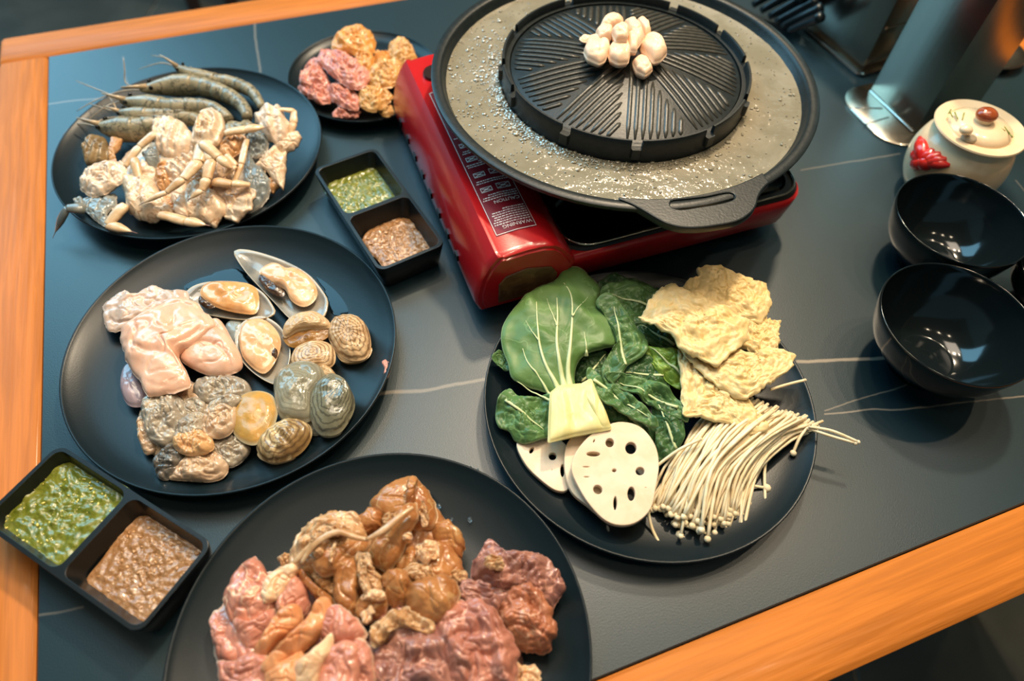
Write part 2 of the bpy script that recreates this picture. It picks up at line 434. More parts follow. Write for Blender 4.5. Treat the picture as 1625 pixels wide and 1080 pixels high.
# ------------------------------------------------------------------ plates
M_plate = mat('black melamine', '0e1a1f', rough=.32, spec=.30, bump=.03, bscale=900)
M_plate2 = mat('black melamine gloss', '0f1618', rough=.1, spec=.5, coat=.3)
def plate(label, x, y, R, zr=.022):
    prof = smoothprof([(0, .0075), (R*.3, .0075), (R*.58, .0078), (R*.72, .0092), (R*.88, zr*.66), (R*.985, zr-.001)], 28)
    prof += [(R*.993, zr), (R, zr-.0004), (R*1.0, zr-.0018)]
    prof += smoothprof([(R*.985, zr-.0035), (R*.88, zr*.66-.0032), (R*.72, .0052), (R*.62, .0025), (R*.60, .0004), (R*.56, .0004), (R*.55, .003), (0, .0035)], 22)
    return tag(make('dinner_plate', lathe(prof, 96, (x, y, 0)), M_plate, origin=(x, y, 0)), label, 'plate', 'black plates of food')
PL = {'1': (-.3283, .5297), '2': (-.22156, .29830), '4': (.10832, .26982), '3': (-.0695, .0815)}
plate('round black plate holding raw shrimp and cut crab', *PL['1'], .1272)
plate('round black plate holding mussels, clams, oysters and pink fish', *PL['2'], .1285)
plate('round black plate holding bok choy, lotus root and mushrooms', *PL['4'], .1278)
plate('round black plate of sliced meat cut off by the near edge of the photo', *PL['3'], .130)
plate('smaller black plate of meat half behind the red stove', -.1800, .6680, .0835, .0165)

# ------------------------------------------------------------------ portable stove
FLx, FLy = -.02536, .36794
def SW(u, v, z=0): return Vector((FLx+u*math.cos(PSI)-v*math.sin(PSI), FLy+u*math.sin(PSI)+v*math.cos(PSI), z))
M_red = mat('red enamel', 'b5161c', rough=.28, coat=.4, bump=.02, bscale=700)
M_black = mat('black plastic', '0c0e0f', rough=.35)
M_steel = mat('stainless steel', 'b8b2a8', rough=.16, metal=1)
M_tray = mat('dark chromed tray', '4a4642', rough=.12, metal=1)
stove = thing('portable_gas_stove', 'red portable gas stove under the grill pan', 'stove', (FLx, FLy, 0), PSI)
def rr(u0, u1, v0, v1, r, z, k=7): return rrect((u1-u0)/2, (v1-v0)/2, r, z, ((u0+u1)/2, (v0+v1)/2), k)
b0 = [rr(.012, .296, -.004, .252, .022, .012), rr(.004, .304, -.011, .256, .026, .020), rr(.001, .309, -.013, .259, .028, .040), rr(.001, .310, -.013, .259, .028, .046), rr(.004, .307, -.010, .256, .026, .049), rr(.010, .301, -.004, .251, .022, .049), rr(.012, .299, -.002, .249, .02, .040)]
make('body', loft(b0), M_red, stove, local=True, angle=50)
make('gasket', loft([rr(.066, .3075, -.0105, .2565, .026, .0492), rr(.068, .306, -.0088, .255, .025, .0512), rr(.076, .298, -.001, .248, .02, .0512), rr(.078, .296, .001, .246, .018, .043)], False, True), M_black, stove, local=True, angle=40)
make('drip_tray', loft([rr(.080, .296, .001, .246, .02, .0525), rr(.083, .293, .004, .243, .02, .0515), rr(.10, .276, .022, .226, .03, .0455)], False, True), M_tray, stove, local=True, angle=60)
def ringtube(pts, r, seg=8):
    P = [Vector(q) for q in pts]; n = len(P); rings = []
    for i in range(n):
        t = (P[(i+1) % n]-P[i-1]).normalized(); x = t.cross(Vector((0, 0, 1))).normalized()
        rings.append([P[i]+r*(math.cos(2*math.pi*j/seg)*x+math.sin(2*math.pi*j/seg)*Vector((0, 0, 1))) for j in range(seg)])
    v_ = [q for g in rings for q in g]; f_ = []
    for a in range(n):
        for j in range(seg): f_.append((a*seg+j, a*seg+(j+1) % seg, ((a+1) % n)*seg+(j+1) % seg, ((a+1) % n)*seg+j))
    return v_, f_
make('wire_edge', ringtube(rr(.0725, .3042, -.0072, .2535, .024, .0524, 9), .0013), M_steel, stove, local=True)
# canister housing along the left side: profile swept front to back
prof = [(-.010, .0125), (-.0135, .022), (-.0135, .034), (-.0095, .052), (-.003, .067), (.002, .0735), (.0045, .0765), (.0075, .0765), (.010, .0752), (.030, .0772), (.046, .0765), (.056, .0735), (.064, .066), (.0715, .055), (.0755, .047), (.074, .040), (.06, .0125)]
pc = (.032, .042)
def sect(v_, s): return [Vector((pc[0]+(a-pc[0])*s, v_, pc[1]+(b-pc[1])*s)) for a, b in prof]
def sectb(v_, s): return [Vector((pc[0]+(a-pc[0])*s, v_, max(.0125, pc[1]+(b-pc[1])*s))) for a, b in prof]
hs = [sectb(-.0165, .80), sectb(-.0165, .86), sectb(-.0150, .88), sectb(-.0150, .95), sectb(-.0130, .985), sectb(-.009, 1.0), sectb(.10, 1), sectb(.18, 1), sectb(.252, 1.0), sectb(.258, .97), sectb(.260, .9)]
make('canister_cover', loft(hs), M_red, stove, local=True, angle=35)
make('front_window', loft([[Vector((a, -.0168, b)) for a, b in q] for q in ([(.006, .020), (.058, .020), (.058, .040), (.052, .050), (.030, .056), (.012, .052), (.006, .044)],)]+[[Vector((a, -.0176, b)) for a, b in q] for q in ([(.0068, .0208), (.0572, .0208), (.0572, .0395), (.0515, .049), (.030, .055), (.0125, .051), (.0068, .0435)],)]), mat('smoked brown window', '5a3c28', '7c5836', 60, .2, .2, 200), stove, local=True, angle=30)
for i in range(8):
    vv = .035+.0268*i
    rings = [[Vector((-.0139+d, vv+a*s, .031+b*s)) for a, b in ((-.0036, -.0032), (.0036, -.0032), (.0036, .0036), (-.0036, .0036))] for d, s in ((.003, .9), (-.0012, 1.0))]
    make('vent_hole', loft(rings), M_black, stove, local=True, smooth=False)
make('cover_notch', lathe([(.0, .0), (.012, .0), (.0125, -.001), (.0125, -.004)], 20, (.0265, .226, .0786)), mat('dark brown plastic', '2a1512', rough=.3), stove, local=True, angle=40)
M_label = mat('dark red printed label', '7d1620', rough=.3, coat=.3)
def ztop(u):
    for (a, b), (c_, d) in zip(prof, prof[1:]):
        if a <= u <= c_ and c_ > a: return b+(d-b)*(u-a)/(c_-a)
    return .0765
def labgrid(u0, u1, v0, v1, dz, n=10):
    v_ = []; f_ = []
    for j in range(n+1):
        u = u0+(u1-u0)*j/n
        for q in (v0, v1): v_.append((u, q, ztop(u)+dz))
    for j in range(n): f_.append((2*j, 2*j+2, 2*j+3, 2*j+1))
    return v_, f_
lab = make('printed_label', labgrid(.0115, .0465, .006, .200, .0003), M_label, stove, local=True); lab['label'] = 'dark red warning label printed in white'
M_print = mat('white print', 'e8d8d0', rough=.4)
pr = MB()
def strip(u0, u1, v0, v1): pr.add(labgrid(u0, u1, v0, v1, .0005, 6))
strip(.0118, .0462, .0068, .0074); strip(.0118, .0462, .1985, .1991); strip(.0118, .0123, .0068, .199); strip(.0457, .0462, .0068, .199)
rnd = random.Random(3)
def smalltext(v0, rows, u0=.014, u1=.0445, pitch=.0026):
    for k_ in range(rows):
        u = u1; vv = v0+k_*pitch
        end = u0 + (rnd.random()*.012 if k_ == rows-1 else rnd.random()*.003)
        while u > end:
            w_ = .0006+rnd.random()*.0022; strip(max(u-w_, u0), u, vv, vv+.0011); u -= w_+.0006
smalltext(.0165, 7); smalltext(.0455, 3); smalltext(.066, 2); smalltext(.088, 3); smalltext(.106, 2); smalltext(.128, 2); smalltext(.150, 4, pitch=.0024); smalltext(.167, 4)
rr_ = rnd
def picto(uc, vc, s):
    strip(uc-s, uc+s, vc-.0004, vc+.0004); strip(uc-s, uc+s, vc+s-.0003, vc+s+.0003)
    strip(uc-s, uc-s+.0006, vc, vc+s); strip(uc+s-.0006, uc+s, vc, vc+s)
    n = 6
    for k_ in range(n):
        t = k_/n; strip(uc-s+2*s*t, uc-s+2*s*(t+1/n), vc+s*t, vc+s*t+.0009); strip(uc+s-2*s*(t+1/n), uc+s-2*s*t, vc+s*t, vc+s*t+.0009)
for vc in (.056, .075, .096, .115, .138): picto(.021, vc, .005); picto(.036, vc, .006)
pp = make('label_print', pr, M_print, lab, local=True, smooth=False); pp['kind'] = 'stuff'
def words(txt, u, v_, size, parent, m_=M_print):
    cu = bpy.data.curves.new('tmp', 'FONT'); cu.body = txt; cu.size = size; cu.extrude = .00008
    o_ = bpy.data.objects.new('tmp', cu); COL.objects.link(o_)
    dg = bpy.context.evaluated_depsgraph_get(); dg.update()
    me = bpy.data.meshes.new_from_object(o_.evaluated_get(dg))
    # read from the far side of the stove: turned half round
    vv = [Vector((u-q.co.x, v_-q.co.y, ztop(u-q.co.x)+.0006+q.co.z)) for q in me.vertices]
    ff = [tuple(p.vertices) for p in me.polygons]
    bpy.data.objects.remove(o_); bpy.data.curves.remove(cu); bpy.data.meshes.remove(me)
    make('lettering', (vv, ff), m_, parent, local=True, smooth=False)
words('WARNING', .0445, .0150, .0052, lab); words('CAUTION', .0445, .0435, .0050, lab); words('IMPORTANT', .0445, .126, .0046, lab)
for (u, v_) in ((.03, .02), (.28, .02), (.28, .235), (.03, .235)):
    make('foot', lathe([(.008, .0004), (.009, .001), (.010, .012)], 16, (u, v_, 0)), M_black, stove, local=True)
for a in range(4):
    an = math.pi/4+a*math.pi/2; cu_, cv_ = .165, .129
    vv, ff = boxvf(.05, .088, -.0015, .0015, .0525, .0655, .0005)
    vv = [Vector((cu_+q.x*math.cos(an)-q.y*math.sin(an), cv_+q.x*math.sin(an)+q.y*math.cos(an), q.z)) for q in vv]
    make('pan_support', (vv, ff), M_steel, stove, local=True, smooth=False)
make('burner', lathe([(0, .066), (.02, .066), (.024, .062), (.024, .046)], 32, (.165, .129, 0)), M_black, stove, local=True, angle=40)

# ------------------------------------------------------------------ grill pan
PX, PY = .0874, .554
M_iron = mat('black cast aluminium', '151d1f', '1f2526', 200, .36, .07, 500, spec=.42)
pan = thing('grill_pan', 'round black grill pan with domed ridged centre and broth moat', 'pan', (PX, PY, .066))
pan_l = (PX, PY, 0)
R = .1733; ZR = .112
basin = [(0, .068), (.098, .0672), (.104, .073), (.118, .081), (.138, .0845), (.152, .091), (.1655, .103), (R-.001, ZR-.005), (R, ZR-.003), (R, ZR-.0008), (R-.0015, ZR), (R-.0075, ZR), (R-.009, ZR-.001)]
basin += smoothprof([(R-.010, ZR-.003), (R-.0145, ZR-.012), (.150, .094), (.138, .089), (.120, .0865), (.112, .085), (.10, .0755), (0, .0755)], 18)
make('basin', lathe(basin, 96, pan_l), M_iron, pan, angle=40)
# ring wall, with a low solid band and eight upper arcs between notches
wall = [(.1125, .086), (.1115, .10), (.1105, .1165), (.1085, .117), (.1035, .117), (.1032, .112), (.1025, .086)]
make('ring_wall', lathe(wall, 96, pan_l), M_iron, pan, angle=40)
NOT = [math.radians(a) for a in (-88, -62+8, -24, 6, 33, 62, 118, 158, 187, 207, 241)]
NOT.sort()
for i, a0 in enumerate(NOT):
    a1 = NOT[(i+1) % len(NOT)] + (2*math.pi if i == len(NOT)-1 else 0)
    g = .040; a0 += g; a1 -= g; n = max(6, int((a1-a0)*16)); rings = []
    for j in range(n+1):
        a = a0+(a1-a0)*j/n; d = Vector((math.cos(a), math.sin(a), 0))
        rings.append([Vector((PX, PY, 0))+d*r+Vector((0, 0, z)) for r, z in ((.1106, .1160), (.1104, .1230), (.1098, .1240), (.1082, .1240), (.1076, .1230), (.1070, .1160))])
    make('ring_lip', loft(rings), M_iron, pan, angle=40)
for a in NOT:
    d = Vector((math.cos(a), math.sin(a), 0)); t = Vector((-d.y, d.x, 0)); c = Vector((PX, PY, 0))
    rings = [[c+d*(.1118+e)+t*(x*s)+Vector((0, 0, z)) for x, z in ((-.0042, .108), (.0042, .108), (.0042, .1175), (-.0042, .1175))] for e, s in ((-.004, 1), (.0005, 1), (.0018, .8))]
    make('drain_tab', loft(rings), M_iron, pan, angle=40)
RD = .1025
def domez(r): return .1155+.0150*(1-(r/RD)**2)
dm = [(0, domez(0))]+[(RD*i/14, domez(RD*i/14)) for i in range(1, 15)]+[(RD+.0006, .1130), (RD+.0006, .1125)]
dome = make('dome', lathe(dm, 96, pan_l), M_iron, pan, angle=60)
NS = 10
M_ridge = mat('pale grill ridge', '44423c', '35352f', 200, .34, .1, 500, spec=.6)  # two warm greys for the ridges, paler than the dome they stand on
for k_ in range(NS):
    A0 = math.radians(-94)+k_*2*math.pi/NS; A1 = A0+2*math.pi/NS
    e = Vector((math.cos(A0), math.sin(A0), 0)); nrm = Vector((-e.y, e.x, 0))
    for j in range(1, 10):
        off = .0062*j-.0022
        if off > RD*math.sin(A1-A0)-.002: break
        t0 = off/math.tan(A1-A0)+.0028/math.sin(A1-A0); t1 = math.sqrt((RD-.0035)**2-off*off)
        t0 = max(t0, .012)
        if t1-t0 < .008: continue
        rings = []
        for q in range(8):
            t = t0+(t1-t0)*q/7; p_ = e*t+nrm*off; z = domez(p_.length); s = .45 if q in (0, 7) else 1
            rings.append([Vector((PX, PY, 0))+p_+nrm*x*s+Vector((0, 0, z+h*s)) for x, h in ((-.0022, -.0006), (-.0016, .0012), (.0016, .0012), (.0022, -.0006))])
        make('ridge', loft(rings), M_ridge, dome)
def handle(outline, slot, z0, z1):
    return fill2d([outline, slot], z0, z1, .001)
hz = .1125
_in = []
a0 = math.atan2(at(1218, 284, hz).y-PY, at(1218, 284, hz).x-PX); a1 = math.atan2(at(985, 310, hz).y-PY, at(985, 310, hz).x-PX)
for i in range(24):
    a = a0+(a1-a0)*i/23; _in.append(Vector((PX+(R-.0086)*math.cos(a), PY+(R-.0086)*math.sin(a), hz)))
ho = [at(x, y, hz) for x, y in [(985, 316), (1005, 324), (1025, 335), (1045, 347), (1062, 355), (1085, 360), (1110, 360), (1140, 356), (1168, 350), (1186, 340), (1197, 327), (1201, 312), (1208, 300), (1218, 290)]]
ho = catmull(ho, 48, False)+_in
hs_ = catmull([at(x, y, hz) for x, y in [(1061, 323), (1066, 317), (1085, 315), (1120, 311), (1150, 305), (1163, 306), (1168, 312), (1164, 319), (1145, 325), (1110, 331), (1080, 335), (1064, 331)]], 40, True)
make('handle', fill2d([ho, hs_], hz-.006, hz+.001, .0012), M_iron, pan, angle=40)
mir = lambda L_: [Vector((2*PX-q.x, 2*PY-q.y, q.z)) for q in L_]
make('handle', fill2d([mir(ho), mir(hs_)], hz-.006, hz+.001, .0012), M_iron, pan, angle=40)
# broth
M_broth = mat('cloudy broth', '8f8876', '807966', 40, .07, .55, 170, spec=.5, coat=.6)
bz = .1033
bv = []; bf = []; NB, SB = 10, 160
for j in range(NB+1):
    r = .1118+(.1622-.1118)*j/NB
    for i in range(SB):
        a = 2*math.pi*i/SB; q = Vector((PX+r*math.cos(a), PY+r*math.sin(a), bz))
        q.z += .0007*fbm(q, 90, 2.0)*(1 if 0 < j < NB else 0); bv.append(q)
for j in range(NB):
    for i in range(SB): bf.append((j*SB+i, (j+1)*SB+i, (j+1)*SB+(i+1) % SB, j*SB+(i+1) % SB))
k0 = len(bv)
broth = tag(make('broth', (bv, bf), M_broth), 'cloudy simmering broth in the moat of the grill pan', 'broth')
fr = MB(); rnd = random.Random(11)
for i in range(2200):
    t = rnd.random()
    if t < .62: a = math.radians(rnd.gauss(228, 38)); r = .1122+abs(rnd.gauss(0, .0065))
    elif t < .8: a = math.radians(rnd.gauss(185, 25)); r = .118+rnd.random()*.042
    else: a = rnd.random()*2*math.pi; r = .114+rnd.random()*.046
    if r > .160: continue
    s = .0004+rnd.random()**4*.0010
    fr.add(ellipsoid((PX+r*math.cos(a), PY+r*math.sin(a), bz+.0003), s*(1+rnd.random()), s*(1+rnd.random()), s*.75, 4, 6))
fo = tag(make('froth', fr, mat('pale froth', 'a89e84', rough=.08, coat=.8, trans=.4)), 'pale bubbles of froth floating on the broth', 'froth'); fo['kind'] = 'stuff'
# garlic
M_garlic = mat('peeled garlic', 'f6d6b8', 'f0c8a4', 60, .38, .06, 300, sss=.25)
GAR = [('clove at the front left of the heap', [(540, 310), (570, 232), (620, 225), (680, 240), (690, 290), (665, 360), (630, 378), (560, 345)], .141, .009),
       ('clove at the front middle of the heap', [(680, 310), (720, 245), (790, 245), (815, 310), (800, 370), (740, 378), (690, 350)], .141, .009),
       ('clove at the back left of the heap', [(635, 165), (660, 115), (720, 105), (770, 130), (765, 160), (690, 172)], .143, .008),
       ('clove squeezed in at the left middle of the heap', [(610, 195), (650, 162), (705, 172), (700, 232), (630, 238)], .146, .008),
       ('clove lying on top in the middle of the heap', [(700, 195), (755, 150), (805, 175), (795, 240), (730, 245)], .150, .008),
       ('long clove at the back right of the heap', [(780, 130), (820, 118), (870, 170), (892, 230), (855, 282), (805, 200)], .146, .008),
       ('small clove at the far right back of the heap', [(850, 130), (880, 110), (920, 160), (932, 200), (900, 212)], .142, .007),
       ('big clove at the right end of the heap', [(870, 290), (900, 230), (940, 205), (990, 240), (1025, 320), (990, 360), (950, 370)], .140, .010),
       ('browned clove lying alone in front of the heap', [(825, 370), (870, 335), (920, 365), (942, 415), (900, 445), (850, 420)], .136, .007),
       ('narrow clove standing upright in the heap', [(795, 215), (825, 190), (862, 240), (850, 305), (812, 302)], .146, .007)]
for lb, pts, z, H in GAR:
    F('8', 'garlic_clove', 'garlic', 'peeled garlic '+lb, pts, z, H, M_garlic, 'garlic cloves on the grill dome', thick=.008, nse=(.0006, 70), crease=(.0012, 45, .2), dome=3.4, sharp=True, segs=64)
F('8', 'garlic_piece', 'garlic', 'tiny chip of garlic left of the heap', [(515, 228), (545, 210), (590, 215), (590, 235), (545, 248)], .134, .003, M_garlic, nse=(.0006, 200), rings=5, segs=20, thick=.003)

# ------------------------------------------------------------------ sauce dishes
M_dish = mat('black plastic dish', '14191b', rough=.3, spec=.5, bump=.03, bscale=600)
def dish(label, c, ang, L_, W_, zt=.030):
    o_ = thing('sauce_dish', label, 'dish', (c.x, c.y, 0), ang, 'two part sauce dishes')
    hx_, hy_ = L_/2, W_/2; t = .0028
    outer = loft([rr(-hx_+.007, hx_-.007, -hy_+.007, hy_-.007, .006, .0), rr(-hx_+.004, hx_-.004, -hy_+.004, hy_-.004, .007, .003), rr(-hx_, hx_, -hy_, hy_, .008, zt-.002), rr(-hx_+.0003, hx_-.0003, -hy_+.0003, hy_-.0003, .008, zt)], True, False)
    mb = MB().add(outer)
    wells = []
    for s in (-1, 1):
        x0, x1 = (-hx_+t, -t*.7) if s < 0 else (t*.7, hx_-t)
        w0 = rr(x0, x1, -hy_+t, hy_-t, .007, zt)
        wells.append(w0)
        rg = [w0, rr(x0+.0015, x1-.0015, -hy_+t+.0015, hy_-t-.0015, .007, zt-.006), rr(x0+.006, x1-.006, -hy_+t+.006, hy_-t-.006, .007, .008), rr(x0+.009, x1-.009, -hy_+t+.009, hy_-t-.009, .006, .006)]
        v_, f_ = loft(rg, False, True); mb.add((v_, [q[::-1] for q in f_[:-1]]+[f_[-1]]))
    mb.add(fill2d([[(q.x, q.y) for q in outer[0][3*28:4*28]], [(q.x, q.y) for q in wells[0]], [(q.x, q.y) for q in wells[1]]], zt-.0004, zt+.0006, .0002))
    make('dish_body', mb, M_dish, o_, local=True, angle=40)
    return o_
cA = (at(498, 272, .03)+at(706, 384, .03))/2; angA = math.atan2(.36885-.49104, -.11403+.19634)
dish('two part black sauce dish between the stove and the shrimp plate', cA, angA, .1465, .0645)
pB0, pB1, pB2 = at(97, 705, .03), at(340, 862, .03), at(218, 1012, .03)
e1 = (pB1-pB0).normalized(); angB = math.atan2(e1.y, e1.x)
e2 = Vector((e1.y, -e1.x, 0)); cB = pB1 - e1*.0715 + e2*.0325
dish('two part black sauce dish overhanging the left rail of the table', cB, angB, .143, .065)
M_green = mat('green chilli sauce', '5f681c', '7c7f30', 140, .12, .35, 420, coat=.6)
M_brown = mat('brown peanut sauce', 'a8805a', '94683f', 200, .14, .5, 380, coat=.6)
M_seed = mat('pale chilli seed', 'd8c862', rough=.25, coat=.5)
M_crumb = mat('pale peanut crumb', 'cfa070', 'b98758', 200, .25, coat=.5)
def inpoly(x, y, P):
    c = False
    for i in range(len(P)):
        x0, y0 = P[i][:2]; x1, y1 = P[i-1][:2]
        if (y0 > y) != (y1 > y) and x < (x1-x0)*(y-y0)/(y1-y0)+x0: c = not c
    return c
def sauce(c, name, label, pts, z, H, m_, bits, bm_, bs):
    o_ = F(c, name, 'sauce', label, pts, z, H, m_, None, thick=.004, nse=(.0008, 260), rings=44, segs=120, dome=6, edge=.5)
    mb = MB(); P = cr(c, pts); xs = [q[0] for q in P]; ys = [q[1] for q in P]; n = 0
    cx, cy = sum(xs)/len(xs), sum(ys)/len(ys)
    while n < bits:
        x = random.uniform(min(xs), max(xs)); y = random.uniform(min(ys), max(ys))
        if not inpoly(cx+(x-cx)*1.07, cy+(y-cy)*1.07, P): continue
        q = at(x, y, z+H); s = bs*(.4+random.random()**2); a = random.random()*6.28
        v_, f_ = ellipsoid((0, 0, 0), s*1.5, s*.9, s*.5, 4, 6)
        v_ = [(q.x+b[0]*math.cos(a)-b[1]*math.sin(a), q.y+b[0]*math.sin(a)+b[1]*math.cos(a), q.z+b[2]-.0001) for b in v_]
        mb.add((v_, f_)); n += 1
    b_ = make('sauce_bits', mb, bm_, o_); b_['kind'] = 'stuff'
sauce('A', 'green_sauce', 'green chilli sauce in the dish beside the stove', [(120, 362), (280, 285), (480, 222), (560, 320), (650, 435), (600, 482), (440, 540), (280, 592), (200, 480)], .014, .0008, M_green, 60, M_seed, .0008)
sauce('A', 'peanut_sauce', 'light brown chunky sauce in the dish beside the stove', [(410, 755), (480, 670), (620, 605), (720, 600), (800, 640), (860, 730), (905, 820), (720, 910), (590, 965), (520, 900), (450, 830)], .010, .003, M_brown, 110, M_crumb, .001)
sauce('B', 'green_sauce', 'green chilli sauce in the dish over the left rail', [(310, 98), (470, 190), (645, 288), (600, 400), (440, 560), (290, 682), (150, 585), (0, 478), (-40, 445), (-15, 395), (50, 325), (150, 232)], .020, .0008, M_green, 150, M_seed, .0008)
sauce('B', 'peanut_sauce', 'brown chunky sauce in the dish over the left rail', [(735, 408), (850, 455), (1030, 590), (990, 690), (880, 830), (745, 962), (600, 865), (450, 750), (530, 620), (640, 470)], .015, .0012, M_brown, 170, M_crumb, .001)

# ------------------------------------------------------------------ bowls
def bowl(label, x, y, R, zr):
    prof = smoothprof([(0, .0075), (R*.2, .0075), (R*.42, .0085), (R*.62, .0165), (R*.82, .033), (R*.95, zr*.85), (R*.975, zr-.001)], 30)
    # shallow swirl rings pressed into the bottom
    prof = [(r, z+(.0006*math.sin(r*1100) if .003 < r < .022 else 0)) for r, z in prof]
    prof += [(R*.985, zr), (R*.997, zr-.0005), (R, zr-.002)]
    prof += smoothprof([(R*.985, zr-.008), (R*.90, zr*.55), (R*.74, .020), (R*.56, .008), (R*.50, .0045), (R*.49, 0), (R*.44, 0), (R*.43, .003), (0, .003)], 24)
    return tag(make('bowl', lathe(prof, 96, (x, y, 0)), M_plate2, origin=(x, y, 0)), label, 'bowl', 'glossy black bowls')
bowl('glossy black bowl nearest the wooden near rail at the right', .3475, .3317, .0600, .060)
bowl('glossy black bowl in front of the cream lidded jar', .388, .4465, .0570, .060)
bowl('black bowl peeping in at the right edge beside the two black bowls', .475, .397, .046, .05)

# ------------------------------------------------------------------ cream jar
M_cream = mat('cream glazed ceramic', 'efd3ac', 'e8c8a0', 40, .25, coat=.4)
M_yel = mat('pale yellow glaze', 'ecd49a', 'efd8b0', 70, .25, coat=.4)
jc = (.4265, .5475)
jar = thing('sugar_jar', 'cream ceramic lidded jar with a red flower on its side', 'jar', (jc[0], jc[1], 0))
jp = smoothprof([(.026, .0), (.032, .003), (.0425, .022), (.0455, .042), (.042, .060), (.036, .070), (.0345, .074)], 24)
make('body', lathe([(0, 0)]+jp+[(.031, .074), (.031, .06), (0, .055)], 64, (jc[0], jc[1], 0)), M_cream, jar, angle=50)
lz = .076
lid = make('lid', lathe([(0, lz-.001), (.034, lz-.002), (.0405, lz+.0005), (.0415, lz+.0022), (.0408, lz+.0036), (.0375, lz+.0034), (.0300, lz+.0025), (.0295, lz+.0016), (.0285, lz+.0016), (.0278, lz+.004), (.022, lz+.0075), (.012, lz+.0095), (0, lz+.010)], 64, (jc[0], jc[1], 0)), M_cream, jar, angle=50)
def jat(px, py, z): return at(px, py, z)
q = jat(1566, 182, lz+.016); make('knob', ellipsoid(q, .0098, .0088, .0062, 10, 20), mat('brown glazed knob', '8a3a1c', 'a5522c', 90, .15, coat=.6), lid)
make('knob_neck', lathe([(.0085, -.014), (.0075, -.006), (.0085, .0)], 24, q-Vector((0, 0, .001))), M_cream, lid)
q = jat(1533, 206, lz+.012); make('finial', ellipsoid(q, .0060, .0055, .0042, 8, 16), M_cream, lid)
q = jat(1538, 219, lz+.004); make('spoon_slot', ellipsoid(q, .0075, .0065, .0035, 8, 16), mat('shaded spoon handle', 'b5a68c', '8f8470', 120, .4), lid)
M_gp = mat('green painted stroke', '7d8a3a', rough=.3)
for (a, b) in (((1512, 186), (1507, 177)), ((1520, 189), (1515, 178)), ((1527, 190), (1530, 179)), ((1505, 180), (1509, 174)), ((1588, 203), (1595, 208)), ((1594, 201), (1602, 212)), ((1602, 212), (1607, 218))):
    pa, pb = jat(*a, lz+.0085), jat(*b, lz+.008)
    make('painted_stroke', tube([pa, pb], [.0005, .0007], 6), M_gp, lid)
M_redg = mat('red glaze', 'c81a18', 'd83a2c', 70, .2, coat=.6)
def onflank(px, py):
    d = (at(px, py, 0)-CO).normalized(); o_ = CO-Vector((jc[0], jc[1], .040)); b_ = o_.dot(d); c_ = o_.dot(o_)-.0455**2
    dd = b_*b_-c_
    return CO+d*(-b_-math.sqrt(max(dd, 0)))
pc_ = onflank(1468, 256)
for px, py, r_ in ((1460, 218, .0052), (1482, 236, .0050), (1494, 243, .0046), (1503, 252, .0044), (1508, 262, .0042), (1449, 240, .0050), (1448, 262, .0054)):
    q = onflank(px, py); mid = onflank((px*1+1468)/2, (py*1+256)/2)
    make('petal', tube([pc_, mid, q*.85+mid*.15, q], [r_*1.5, r_*1.6, r_*1.35, r_*.5], 10, 14, flat=.9), M_redg, jar)
make('petal', ellipsoid(onflank(1470, 258), .0085, .008, .008, 8, 14), M_redg, jar)

# ------------------------------------------------------------------ steel holders
M_brush = mat('brushed steel', 'aea698', 'bab2a4', 30, .22, .05, 200, metal=1, stretch=(1, 1, .05))
Bc = Vector((.4279, .634, 0)); E1 = Vector((-.388, .921, 0)); E2 = Vector((.921, .388, 0))
hold = thing('steel_holder', 'tall brushed steel napkin holder on a rounded steel base', 'holder', Bc+E1*.04+E2*.0375)
def obox(vf, O, e1_, e2_): return [O+e1_*q[0]+e2_*q[1]+Vector((0, 0, q[2])) for q in vf[0]], vf[1]
make('base', obox(loft([rr(-.016, .092, -.041, .105, .034, 0, 10), rr(-.016, .092, -.041, .105, .034, .002, 10), rr(-.0145, .0905, -.0395, .1035, .034, .003, 10)]), Bc, E1, E2), M_brush, hold, angle=30)
make('box', obox(boxvf(0, .0787, 0, .075, .003, .24, .0012), Bc, E1, E2), M_brush, hold, angle=30)
for s in (.0,):
    make('fold_seam', obox(boxvf(.001, .078, -.0022, .0, .003, .0055, .0006), Bc, E1, E2), M_steel, hold, angle=30)
for (a, b) in (((1357, 171), (1400, 172)), ((1373, 197), (1410, 186))):
    make('crease', tube([at(*a, .0032), at(*b, .0032)], .0008, 6), M_steel, hold)
Cc = Vector((.3965, .744, 0)); G1 = Vector((-.459, .888, 0)); G2 = Vector((.888, .459, 0))
h2 = thing('utensil_box', 'steel utensil box with a raised lip behind the tall napkin holder', 'box', Cc+G1*.05+G2*.04)
make('lip_tray', obox(loft([rr(-.006, .122, -.006, .09, .008, 0), rr(-.008, .124, -.008, .092, .008, .005), rr(-.0075, .1235, -.0075, .0915, .008, .0062), rr(-.005, .121, -.005, .089, .007, .0062), rr(-.0045, .1205, -.0045, .0885, .007, .003)]), Cc, G1, G2), M_steel, h2, angle=40)
make('box', obox(boxvf(0, .115, 0, .084, .003, .22, .001), Cc, G1, G2), M_brush, h2, angle=30)
for z in (.05, .10):
    make('side_band', obox(boxvf(-.0012, .0, .004, .078, z, z+.007, .0004), Cc, G1, G2), M_steel, h2, angle=30)
